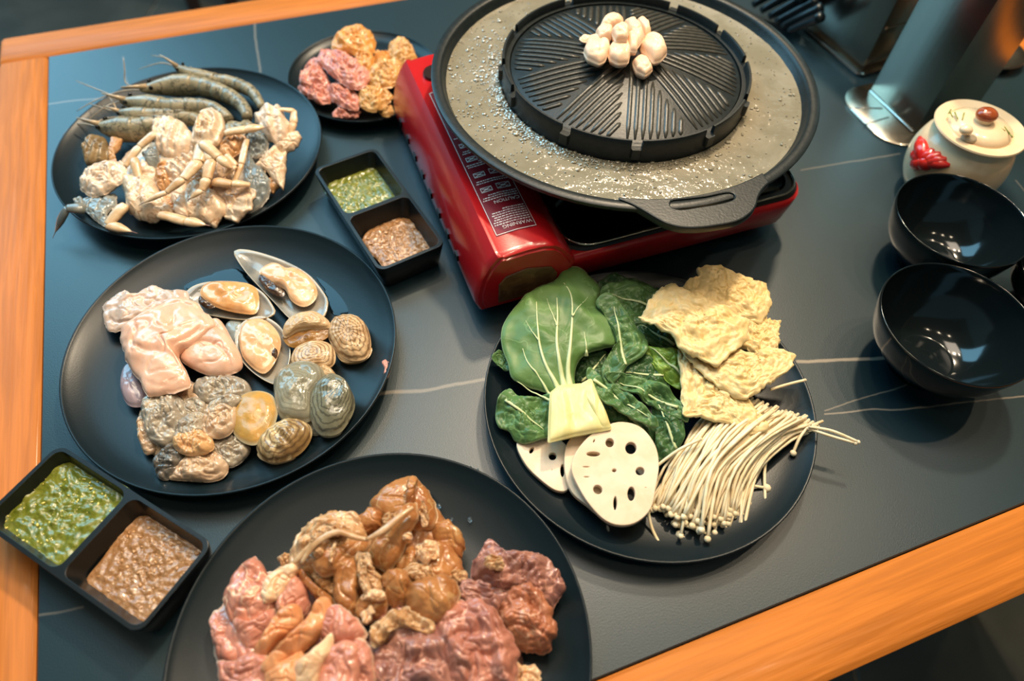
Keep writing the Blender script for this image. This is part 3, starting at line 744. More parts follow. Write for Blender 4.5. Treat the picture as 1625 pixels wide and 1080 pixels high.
# ribbed black ladle leaning between pan and box
rib = thing('ribbed_utensil', 'black ribbed utensil leaning between the grill pan and the steel box', 'utensil', at(1275, 10, .004)*1)
st = [(1195, 8), (1208, 17), (1221, 26), (1232, 34), (1242, 41), (1252, 48)]
en = [(1262, -34), (1276, -24), (1288, -12), (1298, 0), (1304, 12), (1303, 27)]
M_rb = mat('glossy black plastic', '10181b', rough=.22)
for a, b in zip(st, en):
    pa, pb = at(a[0], a[1], .012), at(b[0], b[1], .05); mid = (pa+pb)/2+Vector((.004, -.004, .006))
    make('rib', tube([pa, mid, pb], [.0045, .0058, .0062], 8, 10, flat=1), M_rb, rib)
pa = at(1276, -10, .05); make('shaft', tube([at(1268, 6, .004), pa, pa+Vector((-.004, .02, .06))], [.009, .012, .008], 10, 10), M_rb, rib)
# little steel saucer behind the holder
sp = Vector((.565, .795, 0))
tag(make('saucer', lathe([(0, .003), (.028, .003), (.040, .011), (.041, .0105), (.030, .001), (0, 0)], 48, sp), M_brush, origin=sp), 'small steel saucer half hidden behind the tall napkin holder', 'saucer')

# ================================================================== FOOD
# ---- shrimp plate
M_shell_g = mat('grey shrimp shell', '857f68', 'a3967a', 120, .3, .2, 400, sss=.15, coat=.25, vein=('5a5648', 90, .03))
M_shr_leg = mat('shrimp leg', 'c0a684', 'a8957a', 120, .3, coat=.3)
M_eye = mat('black shrimp eye', '0a0a0a', rough=.1)
def shrimp(label, px, z, r, ant, legs=5, tail=True):
    r *= 1.28
    W = [at(x, y, z+(d[0] if d else 0)) for x, y, *d in px]
    P = catmull(W, 40, False)
    lo = thing('raw_shrimp', label, 'shrimp', (P[12].x, P[12].y, .008), 0, 'raw shrimp on the far plate')
    nC = 15
    rc = [r*(.12+.95*min(1, (i/9))**.7) for i in range(nC)]
    make('carapace', tube(P[:nC], rc, 12, flat=1.1), M_shell_g, lo)
    ab = P[nC-2:38]; n = len(ab); per = n/6
    for s in range(6):
        i0 = int(s*per); i1 = min(n-1, int((s+1)*per)+1)
        sg = ab[i0:i1+1]; k_ = len(sg)
        rad = [r*(1.02-.5*((i0+i)/n)**1.5)*(1-.10*(i/(k_-1))) for i in range(k_)]
        make('abdomen_segment', tube(sg, rad, 12, flat=1.1), M_shell_g, lo)
    if tail:
        t = (P[39]-P[35]).normalized(); x = t.cross(Vector((0, 0, 1))).normalized()
        for s in (-1, 0, 1):
            d = (t+x*s*.55).normalized()
            make('tail_fin', tube([P[38], P[38]+d*r*1.3, P[38]+d*r*2.6], [r*.25, r*.55, r*.15], 8, 6, flat=.25), M_shell_g, lo)
    t = (P[0]-P[4]).normalized(); x = t.cross(Vector((0, 0, 1))).normalized()
    make('rostrum', tube([P[2]+Vector((0, 0, r*.3)), P[0]+t*r*1.6+Vector((0, 0, r*.6))], [r*.3, r*.05], 6), M_shr_leg, lo)
    for s in (-1, 1): make('eye', ellipsoid(P[3]+x*s*r*.62+Vector((0, 0, r*.5)), r*.22, r*.22, r*.22, 6, 8), M_eye, lo)
    for s, q in zip((-1, 1), ant):
        pts = [P[1]]+[at(a, b, z+c_) for a, b, c_ in q]
        make('antenna', tube(pts, [.0008]+[.0006]*(len(pts)-2)+[.0003], 5, 14), M_shr_leg, lo)
    for i in range(legs):
        q = P[6+2*i]; d = (x*(1 if i % 2 else .8)+t*.8).normalized()
        make('leg', tube([q-Vector((0, 0, r*.6)), q+d*r*1.5-Vector((0, 0, r*.5)), q+d*r*2.1+t*r*1.1-Vector((0, 0, r*.9))], [.0009, .0008, .0004], 5), M_shr_leg, lo)
shrimp('grey raw shrimp at the back of the heap, its pointed head raised', [(274, 103, .012), (300, 117, .006), (335, 128), (370, 133), (398, 145), (413, 165), (417, 178)], .026, .0062, [[(255, 100, .01), (220, 110, 0)], [(262, 92, .01), (240, 88, .004)]])
shrimp('grey raw shrimp second from the back, curved down to the right', [(222, 143, .002), (262, 138), (305, 136), (345, 145), (378, 162), (392, 182), (388, 195)], .030, .0078, [[(200, 132, 0), (198, 112, .01), (196, 92, .02)], [(190, 145, 0), (150, 160, -.004), (122, 176, -.012)]])
shrimp('grey raw shrimp in the middle of the shrimp heap', [(190, 160, .002), (225, 166), (265, 172), (305, 170), (335, 172), (360, 186), (366, 196)], .032, .0076, [[(170, 168, 0), (140, 190, -.01)], [(175, 150, .003), (150, 140, 0), (120, 128, -.01)]])
shrimp('front grey raw shrimp with its head to the left', [(152, 200, 0), (185, 205), (220, 205), (255, 196), (285, 188), (312, 190), (322, 200)], .026, .0085, [[(120, 196, -.006), (100, 215, -.01)], [(165, 188, .002), (240, 182, .012), (300, 180, .014)]])
shrimp('grey raw shrimp tucked behind the front one, eye showing', [(184, 178, 0), (215, 184), (250, 184), (285, 180), (310, 176), (330, 182)], .030, .0062, [[(178, 160, .004), (170, 150, 0)], [(160, 170, 0), (140, 164, -.004)]], 3)
M_crab = mat('white crab shell', 'ead2b4', 'd0ae8c', 70, .3, .2, 200, coat=.4, vein=('b48a66', 50, .012))
M_crabw = mat('pale crab shell', 'eed8c2', 'd8ba9c', 90, .28, .2, 240, coat=.4)
M_crabgr = mat('grey translucent shell', '6f7676', '8d9089', 70, .2, .05, 200, coat=.6, rim='b8b0a4', rim0=.9)
M_crabbr = mat('brown mottled shell', '7a6648', 'a88b62', 70, .3, .3, 160, coat=.4, stretch=(1, .3, 1))
M_crabtan = mat('tan crab meat', 'd0a070', 'b98450', 120, .3, .3, 260, coat=.5)
K = 'crab pieces on the far plate'
CRAB = [
 ('pale crab body buried in the middle of the heap', [(480, 640), (560, 540), (700, 520), (900, 480), (1100, 520), (1180, 620), (1100, 780), (940, 850), (700, 860), (540, 820)], .014, .018, M_crab, dict(thick=.004, gx=0, gy=0)),
 ('ridged white crab body piece at the top of the heap', [(630, 390), (700, 380), (765, 388), (800, 430), (850, 505), (835, 545), (770, 575), (700, 572), (645, 520), (625, 440)], .036, .012, M_crabw, dict(fold=(.0012, 900, 0), rays=(.0006, 9), jag=.0015)),
 ('oval white crab meat slab at the left end of the heap', [(240, 685), (270, 640), (335, 618), (430, 603), (462, 640), (440, 705), (360, 760), (290, 775), (245, 740)], .028, .008, M_crabw, dict(fold=(.001, 500, 1), thick=.006)),
 ('brown mottled crab shell by the left rim', [(248, 545), (265, 485), (320, 462), (365, 490), (385, 560), (360, 595), (265, 605)], .022, .010, M_crabbr, dict(fold=(.0012, 900, 0))),
 ('small tan shell flap beside the brown shell', [(395, 470), (450, 475), (440, 520), (405, 560), (430, 610), (380, 600), (385, 530)], .024, .005, M_crabtan, dict(gy=-.01)),
 ('large white crab body half at the lower left of the heap', [(465, 690), (560, 688), (630, 720), (655, 770), (700, 830), (720, 875), (620, 905), (540, 890), (495, 860), (480, 780)], .026, .014, M_crab, dict(fold=(.001, 400, .5), jag=.001)),
 ('tan crab shell under the front claws', [(630, 830), (700, 790), (760, 800), (770, 880), (720, 900), (640, 880)], .020, .008, M_crabtan, dict()),
 ('pale crab back shell at the front middle of the heap', [(790, 700), (870, 690), (930, 760), (985, 785), (1002, 850), (940, 930), (870, 905), (800, 890)], .025, .010, M_crab, dict(fold=(.001, 500, .5), jag=.0015)),
 ('curled crab flap at the front right of the heap', [(985, 785), (1040, 745), (1110, 742), (1162, 775), (1140, 860), (1060, 918), (1000, 890), (1030, 850), (970, 815)], .024, .007, M_crab, dict(curl=.003, gx=.02, fold=(.0016, 500, 1.2))),
 ('smooth grey crab lobe at the right of the heap', [(1112, 565), (1140, 560), (1160, 610), (1210, 660), (1242, 730), (1215, 800), (1150, 860), (1105, 830), (1110, 700)], .024, .010, M_crabgr, dict(nse=(.0006, 60))),
 ('broad pale crab shell at the right edge of the heap', [(1170, 610), (1220, 560), (1270, 525), (1328, 540), (1322, 630), (1310, 735), (1265, 690), (1225, 640)], .030, .006, M_crab, dict(jag=.0015, fold=(.0012, 500, 0))),
 ('torn tan flap under the broad pale shell', [(1235, 690), (1280, 680), (1300, 715), (1260, 755), (1225, 750)], .022, .004, M_crabtan, dict()),
 ('striped white crab joint at the upper right of the heap', [(1172, 365), (1225, 310), (1300, 320), (1345, 400), (1330, 470), (1280, 495), (1220, 455)], .040, .013, M_crabw, dict(fold=(.0014, 600, .3))),
 ('curled white crab joint at the top middle of the heap', [(850, 430), (880, 350), (930, 330), (985, 365), (1000, 430), (965, 500), (900, 525), (835, 500)], .042, .014, M_crab, dict(ribs=(.0016, 2.2), jag=.001)),
 ('tan crab meat wedge right of the middle joint', [(985, 520), (1040, 470), (1105, 462), (1090, 520), (1045, 570), (995, 590)], .038, .007, M_crabtan, dict()),
 ('jagged crab claw tip by the right rim', [(1255, 535), (1290, 485), (1345, 455), (1395, 440), (1405, 470), (1385, 510), (1325, 545)], .034, .007, M_crab, dict(jag=.0015)),
 ('grey veined crab gill between the claws on the right', [(1130, 470), (1180, 440), (1225, 465), (1230, 520), (1180, 570), (1130, 545)], .034, .007, M_crabgr, dict(nse=(.002, 200))),
 ('white torn crab meat at the centre of the heap', [(690, 620), (760, 590), (820, 560), (850, 600), (800, 660), (740, 690), (700, 680)], .036, .007, M_crabw, dict(jag=.0025, fold=(.0014, 900, 1))),
 ('pale crab shell wall under the long middle leg', [(720, 760), (790, 700), (800, 760), (800, 880), (740, 870)], .026, .008, M_crabw, dict()),
 ('tan fold of meat beside the white crab body half', [(640, 640), (680, 600), (700, 660), (700, 720), (660, 745), (640, 700)], .034, .006, M_crabtan, dict()),
 ('white crab shell half behind the left legs', [(560, 590), (620, 620), (645, 680), (600, 720), (550, 680)], .030, .006, M_crabw, dict()),
 ('clear jelly lump behind the left legs', [(565, 560), (600, 525), (640, 540), (655, 600), (620, 640), (585, 610)], .034, .007, M_crabgr, dict()),
 ('tan body piece behind the crossing legs', [(800, 660), (870, 640), (920, 660), (930, 720), (860, 760), (800, 740)], .030, .008, M_crabtan, dict()),
 ('pale crab joint under the right leg', [(960, 600), (1020, 590), (1040, 660), (1010, 720), (950, 710), (945, 650)], .034, .007, M_crab, dict()),
 ('dark grey crab shell lying along the near rim', [(250, 805), (320, 780), (400, 780), (415, 830), (370, 870), (365, 935), (300, 895), (258, 850)], .020, .005, M_crabgr, dict(gy=.0)),
 ('small pale blue shell chip at the left rim', [(193, 795), (225, 780), (240, 795), (252, 822), (200, 826)], .024, .002, M_crabgr, dict(rings=5, segs=24)),
]
for lb, pts, z, H, m_, kw in CRAB:
    rm = random.Random(lb)
    kw.setdefault('nse', (.0007, 90)); kw.setdefault('jag', .0014); kw.setdefault('grow', 1.12); kw.setdefault('crease', (.0018, 70, .12)); kw.setdefault('edge', .9)
    kw.setdefault('rings', 22); kw.setdefault('segs', 84); kw.setdefault('gx', rm.uniform(-.009, .009)); kw.setdefault('gy', rm.uniform(-.018, -.002))
    if 'grey' not in lb and 'buried' not in lb and 'meat' not in lb: kw.update(k=1, thick=.0016); kw.setdefault('sharp', True); kw.setdefault('dome', 2.2)
    if 'meat' in lb: kw.update(crease=(.0030, 110, .18)); kw.setdefault('dome', 3)
    F('1', 'crab_piece', 'crab', lb, pts, z, H, m_, K, **kw)
M_leg = mat('pale crab leg', 'e4c8a2', 'cca478', 70, .3, .25, 200, coat=.35, rim='6a4a44', rim0=.72, stretch=(1, 1, 1))
M_legd = mat('dusky crab leg', '5c6260', '807e74', 60, .25, .1, 300, coat=.5)
def crableg(label, pts, R, m_=M_leg, tip=True):
    """pts: crop-1 pixels with height; each link a tapered segment"""
    W = [at(*q[:2], q[2]) for q in [(60+a/3.374, 80+b/3.374, z) for a, b, z in pts]]
    lo = thing('crab_limb', label, 'crab', W[0]*1, 0, 'crab legs on the far plate')
    n = len(W)-1
    for i in range(n):
        a, b = W[i], W[i+1]; r0, r1 = R[i], R[i+1]; d = b-a
        last = (i == n-1) and tip
        mid = (a+b)/2 + Vector((0, 0, .0008))
        prof_ = [r0*.80, r0*.98, r0*.95, (r0+r1)*.5, (r1*.55 if last else r1*.98), (.0003 if last else r1*.9)]
        P = [a, a+d*.06+Vector((0, 0, .0003)), a+d*.3+Vector((0, 0, .0010)), mid, a+d*.90+Vector((0, 0, .0004)), b]
        v_, f_ = tube(P, prof_, 12, 18, flat=.62)
        at_ = [max(.001, (q//12)/17) if last else .001 for q in range(len(v_))]
        make('limb_segment', (v_, f_, at_), m_, lo)
crableg('crab leg sloping down from the white ridged piece to the left', [(640, 440, .044), (545, 515, .040), (470, 620, .034)], [.0048, .0044, .0030], tip=False)
crableg('long crab leg crossing the middle with a dark tip to the left', [(890, 500, .052), (860, 600, .052), (780, 690, .050), (690, 760, .045), (540, 830, .036)], [.0072, .0066, .0050, .0034, .001])
crableg('crab leg hanging straight down at the centre, bent at the tip', [(890, 490, .056), (930, 590, .052), (905, 690, .048), (880, 750, .045), (800, 806, .040)], [.0036, .0058, .0050, .0034, .001])
crableg('flat crab claw lying across the centre towards the right', [(880, 495, .058), (970, 575, .054), (1062, 650, .048)], [.0056, .0050, .001])
crableg('thin crab leg standing between the right joints', [(1120, 480, .048), (1090, 610, .044), (1055, 705, .038)], [.0032, .0034, .0026], tip=False)
crableg('short crab leg lying sideways above the front shell', [(940, 705, .042), (1040, 715, .042), (1135, 720, .038)], [.0050, .0042, .0030], tip=False)
crableg('bent crab leg with a pink tip lying on the near rim', [(470, 830, .030), (375, 935, .025), (535, 980, .022)], [.0062, .0050, .001])
crableg('crab claw with a dark point at the front of the heap', [(650, 880, .030), (790, 915, .028), (925, 940, .026)], [.0050, .0052, .0016])
crableg('short crab leg beside the white body half', [(515, 580, .042), (545, 690, .036)], [.0046, .0036], tip=False)
crableg('crab claw pointing right at the top of the heap', [(1005, 445, .050), (1110, 425, .051), (1240, 410, .050)], [.0046, .0052, .0016])
crableg('crab leg hooked over the upper right joint', [(1290, 318, .050), (1372, 325, .046), (1370, 390, .042), (1355, 450, .038)], [.0026, .0034, .0042, .0028], tip=False)
crableg('dusky crab leg hanging over the left rim of the plate', [(255, 850, .027), (160, 845, .031), (80, 1005, .008)], [.0062, .0048, .0010], M_legd)
crableg('crab leg with a tapering point right of the centre', [(1010, 560, .050), (1060, 620, .046), (985, 690, .042)], [.0030, .0034, .0010])

# ---- seafood plate
M_mshell = mat('mussel shell', '6c6e6c', '9a958a', 40, .15, .1, 150, coat=.6, rim='cdb999', rim0=.94)
M_mmeat = mat('orange mussel meat', 'e8b078', 'd89a5e', 90, .25, .15, 200, sss=.2, coat=.6)
M_mmeatp = mat('pale mussel meat', 'e8bc90', 'dca878', 90, .25, .15, 200, sss=.2, coat=.6)
M_dark = mat('dark mussel gut', '3a2a22', '5a4434', 200, .2, .3, 300, coat=.6)
def mussel(label, shell, meat, gut, z, m_, gx, gy):
    P = cr('3', shell); q = at(sum(a for a, b in P)/len(P), sum(b for a, b in P)/len(P), z)
    lo = thing('mussel', label, 'mussel', (q.x, q.y, .008), 0, 'half shell mussels')
    FP('3', 'shell', lo, shell, z+.006, -.0075, M_mshell, thick=.0016, k=1, gx=gx, gy=gy, nse=(.0004, 60), dome=2.2)
    FP('3', 'meat', lo, meat, z+.006, .006, m_, thick=.005, gx=gx, gy=gy, nse=(.0010, 110), fold=(.0006, 350, 1.0), rings=12)
    if gut: FP('3', 'gut', lo, gut, z+.007, .0035, M_dark, thick=.004, gx=gx, gy=gy, nse=(.0012, 260), rings=6, segs=32)
mussel('open mussel in a pointed shell farthest back on the seafood plate', [(675, 100), (705, 93), (770, 105), (870, 140), (955, 190), (1015, 265), (1022, 300), (1005, 345), (950, 360), (890, 355), (820, 285), (730, 190), (685, 130)], [(770, 175), (820, 142), (870, 165), (905, 162), (955, 195), (985, 245), (975, 285), (935, 307), (890, 285), (862, 240), (800, 215)], [(775, 185), (815, 215), (860, 250), (850, 270), (800, 250), (765, 205)], .012, M_mmeatp, 0, -.002)
mussel('open mussel with bright orange meat beside the fish', [(470, 285), (510, 235), (590, 215), (700, 220), (770, 255), (812, 310), (815, 335), (770, 352), (690, 355), (590, 342), (510, 318)], [(540, 250), (570, 220), (650, 217), (730, 228), (757, 265), (750, 330), (700, 335), (620, 318), (560, 290)], [(535, 270), (560, 290), (590, 310), (560, 315), (530, 295)], .014, M_mmeat, 0, -.003)
mussel('open mussel with round pale meat in the middle of the plate', [(675, 450), (690, 390), (730, 360), (785, 355), (845, 395), (878, 470), (870, 540), (835, 600), (800, 598), (740, 560), (695, 510)], [(690, 420), (715, 372), (770, 362), (820, 395), (845, 450), (825, 520), (785, 565), (740, 545), (700, 495)], [(815, 470), (835, 480), (830, 510), (810, 500)], .012, M_mmeatp, 0, -.002)
F('3', 'squid_piece', 'squid', 'grey translucent sliver beside the round mussel', [(635, 385), (660, 362), (700, 362), (695, 400), (670, 450), (645, 430)], .014, .004, M_crabgr, nse=(.0005, 80))
M_clam = mat('banded pale clam shell', 'd9b88e', 'b8946c', 60, .35, .25, 250, coat=.3, bands=('7d5c3a', 6, .8))
M_clam2 = mat('cream clam shell', 'd6ba92', 'bf9c70', 60, .35, .25, 250, coat=.3, bands=('9a7a54', 7, .45))
M_clamb = mat('brown clam lip', '7a5228', '9c7038', 120, .3, .4, 250, coat=.3)
M_clamg = mat('grey green clam shell', '86826f', '98937e', 40, .22, .12, 250, coat=.5, bands=('6e6a5a', 8, .5))
M_clamd = mat('dark ringed clam shell', '6c6a58', '7f7c66', 40, .22, .12, 250, coat=.5, bands=('403e34', 9, .75))
M_clams = mat('striped brown clam shell', 'ccb183', '8a6c42', 60, .35, .3, 200, coat=.4, stretch=(1.4, .4, 1), contrast=.06, bands=('5a4028', 6, .7))
def clam(label, top, low, z, H, mt, ml, **kw):
    P = cr('3', top); q = at(sum(a for a, b in P)/len(P), sum(b for a, b in P)/len(P), z)
    lo = thing('clam', label, 'clam', (q.x, q.y, .008), 0, 'small closed clams')
    FP('3', 'upper_shell', lo, top, z, H, mt, thick=.003, segs=72, rings=16, **kw)
    FP('3', 'lower_shell', lo, low, z-.002, .003, ml, thick=.009 if z > .016 else .006)
clam('gaping clam with a cream upper shell and brown lips', [(860, 400), (880, 365), (930, 340), (980, 335), (1025, 360), (1036, 390), (990, 398), (920, 405), (870, 430)], [(862, 415), (920, 396), (1034, 385), (1036, 420), (980, 452), (900, 467), (865, 445)], .022, .008, M_clam2, M_clamb, ribs=(.0003, 5))
clam('ribbed cockle like clam nearest the right rim', [(1036, 410), (1055, 365), (1100, 350), (1145, 355), (1180, 390), (1196, 460), (1175, 508), (1120, 516), (1070, 490), (1040, 440)], [(1050, 430), (1100, 480), (1150, 500), (1198, 470), (1190, 505), (1150, 522), (1080, 515)], .018, .012, M_clam, M_clam2, rays=(.0013, 18))
clam('tan clam tucked below the gaping clam', [(890, 530), (905, 480), (950, 455), (1010, 450), (1045, 465), (1058, 505), (1045, 540), (980, 560), (920, 565)], [(900, 540), (960, 530), (1050, 515), (1040, 548), (980, 570), (920, 572)], .020, .009, M_clam, M_clam2, ribs=(.0003, 6))
clam('smooth grey clam lying against the dark ringed clam', [(825, 610), (850, 565), (900, 538), (960, 530), (1010, 560), (1010, 620), (975, 670), (965, 745), (910, 755), (850, 735), (832, 680)], [(850, 700), (900, 690), (970, 690), (970, 750), (910, 762), (850, 745)], .022, .013, M_clamg, M_clamg, ribs=(.0003, 7))
clam('small pale clam edge behind the smooth grey clam', [(970, 545), (1000, 530), (1045, 555), (1062, 585), (1020, 590), (985, 580)], [(975, 560), (1020, 560), (1058, 585), (1020, 592), (985, 588)], .018, .006, M_clam2, M_clamg)
clam('dark green ringed clam at the right of the pile', [(962, 700), (975, 640), (1010, 600), (1055, 585), (1110, 625), (1133, 690), (1110, 755), (1070, 800), (1010, 805), (975, 765)], [(975, 740), (1040, 770), (1100, 750), (1075, 805), (1010, 812), (980, 780)], .024, .014, M_clamd, M_clamg, ribs=(.0005, 8), center=(100+1090/2.4537, 360+640/2.4537))
clam('striped brown and cream clam at the front of the pile', [(758, 860), (775, 820), (820, 780), (880, 753), (935, 760), (965, 790), (955, 840), (915, 885), (850, 912), (790, 905)], [(760, 880), (800, 880), (880, 880), (900, 900), (830, 918), (775, 905)], .020, .012, M_clams, M_clam2, fold=(.0008, 900, .8))
clam('sliver of grey shell between striped and ringed clams', [(940, 760), (980, 758), (1000, 800), (985, 812), (950, 800)], [(945, 775), (980, 780), (995, 805), (960, 808)], .014, .004, M_clamg, M_clamg)
M_aba = mat('translucent yellow scallop', 'c89548', 'a8884e', 60, .28, .3, 160, sss=.2, coat=.25, rim='a89c80', rim0=.88)
F('3', 'scallop', 'scallop', 'round glossy yellow scallop lying on the oysters', [(655, 745), (675, 690), (705, 655), (760, 642), (812, 660), (832, 715), (820, 770), (795, 815), (745, 845), (695, 830), (665, 795)], .024, .006, M_aba, thick=.007, nse=(.0005, 60), ribs=(.0004, 2))
M_oy = mat('grey oyster meat', 'b3a48e', '938879', 70, .2, .25, 180, sss=.15, coat=.7, rim='6a6258', rim0=.93)
M_oyp = mat('cream oyster meat', 'd2b494', 'bb9c7e', 70, .2, .2, 180, sss=.15, coat=.7)
M_oyd = mat('dark oyster frill', '4a4640', '7e756a', 110, .18, .3, 240, coat=.7)
OY = [('pale oyster flesh at the bottom of the oyster pile', [(320, 720), (440, 640), (600, 620), (700, 700), (720, 820), (620, 900), (450, 900), (350, 860)], .012, .010, M_oyp),
 ('grey oyster with a dark frill beside the fish', [(518, 620), (540, 592), (590, 582), (660, 585), (712, 610), (722, 655), (660, 672), (620, 690), (550, 680), (520, 650)], .020, .008, M_oy),
 ('big folded grey oyster at the left of the oysters', [(315, 700), (345, 655), (400, 643), (455, 670), (482, 725), (465, 780), (430, 830), (380, 845), (330, 800)], .022, .010, M_oy),
 ('pale oyster edge at the far left of the oysters', [(293, 770), (318, 738), (345, 780), (365, 850), (340, 880), (312, 865)], .016, .008, M_oyp),
 ('oyster curl in the middle of the oysters', [(440, 800), (475, 745), (525, 728), (560, 745), (550, 800), (500, 830), (450, 835)], .024, .008, M_oy),
 ('plump pale oyster beside the yellow scallop', [(545, 755), (575, 705), (625, 680), (668, 700), (668, 770), (630, 812), (575, 815), (548, 790)], .026, .008, M_oyp),
 ('peach coloured oyster on top of the dark frill', [(435, 835), (470, 800), (525, 793), (570, 820), (582, 855), (550, 882), (490, 888), (445, 865)], .026, .008, mat('peach oyster meat', 'd9ab74', 'c8986a', 80, .2, .15, 180, sss=.15, coat=.7)),
 ('dark ruffled oyster at the near left', [(360, 905), (390, 870), (430, 845), (478, 870), (478, 915), (440, 955), (400, 980), (368, 960)], .018, .008, M_oyd),
 ('pale oyster lying nearest the near rim', [(418, 972), (465, 920), (510, 885), (570, 875), (618, 895), (637, 935), (620, 970), (570, 988), (490, 985)], .018, .009, M_oyp),
 ('translucent oyster under the yellow scallop', [(580, 850), (625, 815), (680, 815), (722, 850), (715, 890), (660, 930), (625, 915)], .016, .008, M_oy),
 ('small grey oyster flap behind the middle curl', [(475, 680), (540, 672), (560, 720), (530, 740), (480, 740)], .020, .006, M_oy),
 ('thin oyster mantle above the plump pale oyster', [(560, 715), (600, 670), (660, 655), (690, 672), (650, 715), (600, 740)], .028, .005, M_oy)]
for lb, pts, z, H, m_ in OY:
    F('3', 'oyster', 'oyster', lb, pts, z, H, m_, 'shucked oysters', nse=(.0012, 130), crease=(.0026, 95, .16), fold=(.0006, 420, .7), grow=1.1, thick=max(.002, min(.008, z-.0095)), rings=18, segs=80, edge=.5, dome=2.4)
M_fish = mat('pink white fish', 'e6bca2', 'dcaa8e', 50, .28, .1, 150, sss=.3, coat=.5)
M_fishw = mat('white fish skin', 'd9c0b0', 'bfa898', 60, .28, .15, 150, sss=.2, coat=.5)
M_fishp = mat('mauve fish skin', '8c7a80', 'a8949a', 50, .25, .1, 150, coat=.5)
F('3', 'fish_slice', 'fish', 'greyish white fish slice curled at the back left', [(163, 310), (185, 285), (240, 250), (265, 268), (295, 262), (345, 230), (400, 250), (475, 252), (478, 290), (420, 320), (330, 345), (265, 385), (195, 405), (168, 375)], .022, .007, M_fishw, 'fish slices', fold=(.0014, 220, .4), nse=(.0008, 90), crease=(.0026, 55, .12), thick=.006, jag=.0015, edge=.6, rings=18, segs=84)
F('3', 'fish_slice', 'fish', 'large pink fish slice on top of the others', [(233, 420), (300, 355), (380, 315), (450, 287), (520, 305), (555, 345), (590, 385), (560, 420), (500, 465), (450, 500), (480, 560), (492, 610), (440, 635), (370, 652), (325, 640), (300, 590), (255, 520)], .030, .012, M_fish, 'fish slices', fold=(.0016, 120, 1.0), nse=(.0008, 50), crease=(.0028, 26, .10), jag=.0016, thick=.010, edge=.4, dome=3, rings=20, segs=96)
F('3', 'fish_slice', 'fish', 'pink fish slice running under to the right', [(520, 400), (575, 365), (615, 372), (655, 440), (690, 505), (685, 555), (600, 578), (520, 555), (460, 510), (470, 450)], .024, .010, M_fish, 'fish slices', fold=(.0014, 130, 2.3), nse=(.0007, 60), crease=(.0026, 30, .10), thick=.010, edge=.3, dome=3, rings=18, segs=84)
F('3', 'fish_slice', 'fish', 'mauve skinned fish piece at the left below the pink slice', [(235, 560), (265, 530), (305, 580), (325, 640), (312, 692), (255, 690), (228, 630)], .016, .007, M_fishp, 'fish slices', nse=(.001, 90))
F('3', 'fish_slice', 'fish', 'pale translucent fish scrap under the front of the pink slice', [(430, 640), (490, 600), (520, 630), (510, 665), (450, 670)], .014, .004, M_fishw, 'fish slices', nse=(.001, 120))
F('3', 'meat_scrap', 'meat', 'tiny pink meat scrap stuck to the right rim', [(1242, 525), (1268, 516), (1276, 545), (1262, 590), (1248, 580), (1252, 550)], .0185, .0022, mat('pink scrap', 'c88878', rough=.4), nse=(.0008, 300), thick=.003, rings=5, segs=24)

M_water = mat('water film', '0a1418', rough=.05, spec=.4)
F('3', 'water_puddle', 'water', 'wet puddle behind the mussels on the seafood plate', [(430, 215), (500, 205), (560, 190), (640, 160), (690, 170), (740, 240), (720, 270), (560, 260), (480, 240)], .0085, .0006, M_water, thick=.0005, nse=None, dome=6, jag=.003)
F('3', 'water_puddle', 'water', 'wet puddle right of the ribbed cockle on the seafood plate', [(960, 160), (1010, 190), (1080, 250), (1130, 330), (1060, 340), (1030, 300), (1020, 250)], .0090, .0006, M_water, thick=.0008, nse=None, dome=6, jag=.003)
mat_drop = mat('clear water drop', 'c8d4d8', rough=.02, spec=.5, trans=.95, ior=1.33)
DR = [((1130, 252), 9), ((1132, 55), 7), ((1160, 62), 5), ((1290, 155), 7), ((1165, 150), 6), ((1010, 200), 9), ((472, 188), 6), ((1060, 250), 6)]
for n_, ((a, b), r_) in zip(('largest water drop right of the brown meat peak', 'water drop at the top rim of the meat plate', 'small water drop beside the one at the top rim', 'water drop at the upper right of the meat plate', 'small drop right of the peak on the meat plate', 'water drop touching the peak slice', 'small drop left of the meat peak', 'water drop between peak slice and brown lump'), DR):
    F('4', 'water_drop', 'water', n_, [(a-r_, b), (a, b-r_*1.2), (a+r_*.9, b), (a, b+r_*1.4)], .0105+.000012*max(0, 400-b), .0012, mat_drop, 'water drops on the meat plate', thick=.001, nse=None, rings=5, segs=20)

# ---- vegetable plate
M_leaf = mat('bok choy leaf', '50703a', '608048', 30, .42, .10, 260, spec=.35, rim='a3b884', rim0=.975, vein=('6b8a54', 26, .010))
M_leafd = mat('dark green leaf', '2c4a2a', '3c5c34', 40, .38, .12, 240, spec=.4, rim='64845a', rim0=.97, vein=('4a6a40', 30, .010))
M_leafm = mat('mid green leaf', '46663a', '587a46', 40, .38, .12, 240, spec=.4, rim='8aa472', rim0=.97, vein=('6a8a54', 30, .010))
M_stem = mat('pale bok choy stem', 'e2d89c', 'd8cc88', 40, .38, .08, 200, sss=.2, stretch=(2.5, .5, 1))
M_veinl = mat('pale leaf rib', 'c6cf9c', rough=.4)
bk = thing('bok_choy', 'large bok choy with a spread green leaf and pale stem', 'vegetable', (at(870, 580, .012).x, at(870, 580, .012).y, .010))
def BZ(y): return .030+.010*(1-abs((y-300)/300))
blade = FP('5', 'leaf_blade', bk, [(250, 488), (200, 470), (150, 452), (112, 430), (98, 380), (80, 330), (76, 280), (95, 225), (145, 160), (205, 115), (262, 92), (290, 55), (320, 50), (365, 66), (415, 118), (405, 175), (440, 200), (472, 235), (476, 310), (430, 330), (370, 350), (338, 382), (328, 430), (330, 480), (290, 500)], .034, .008, M_leaf, thick=.0010, k=1, grow=1.0, fold=(.0012, 160, .3), nse=(.0010, 55), gy=-.004, rings=18, segs=110, edge=1, center=(760+270/2.16, 400+330/2.16))
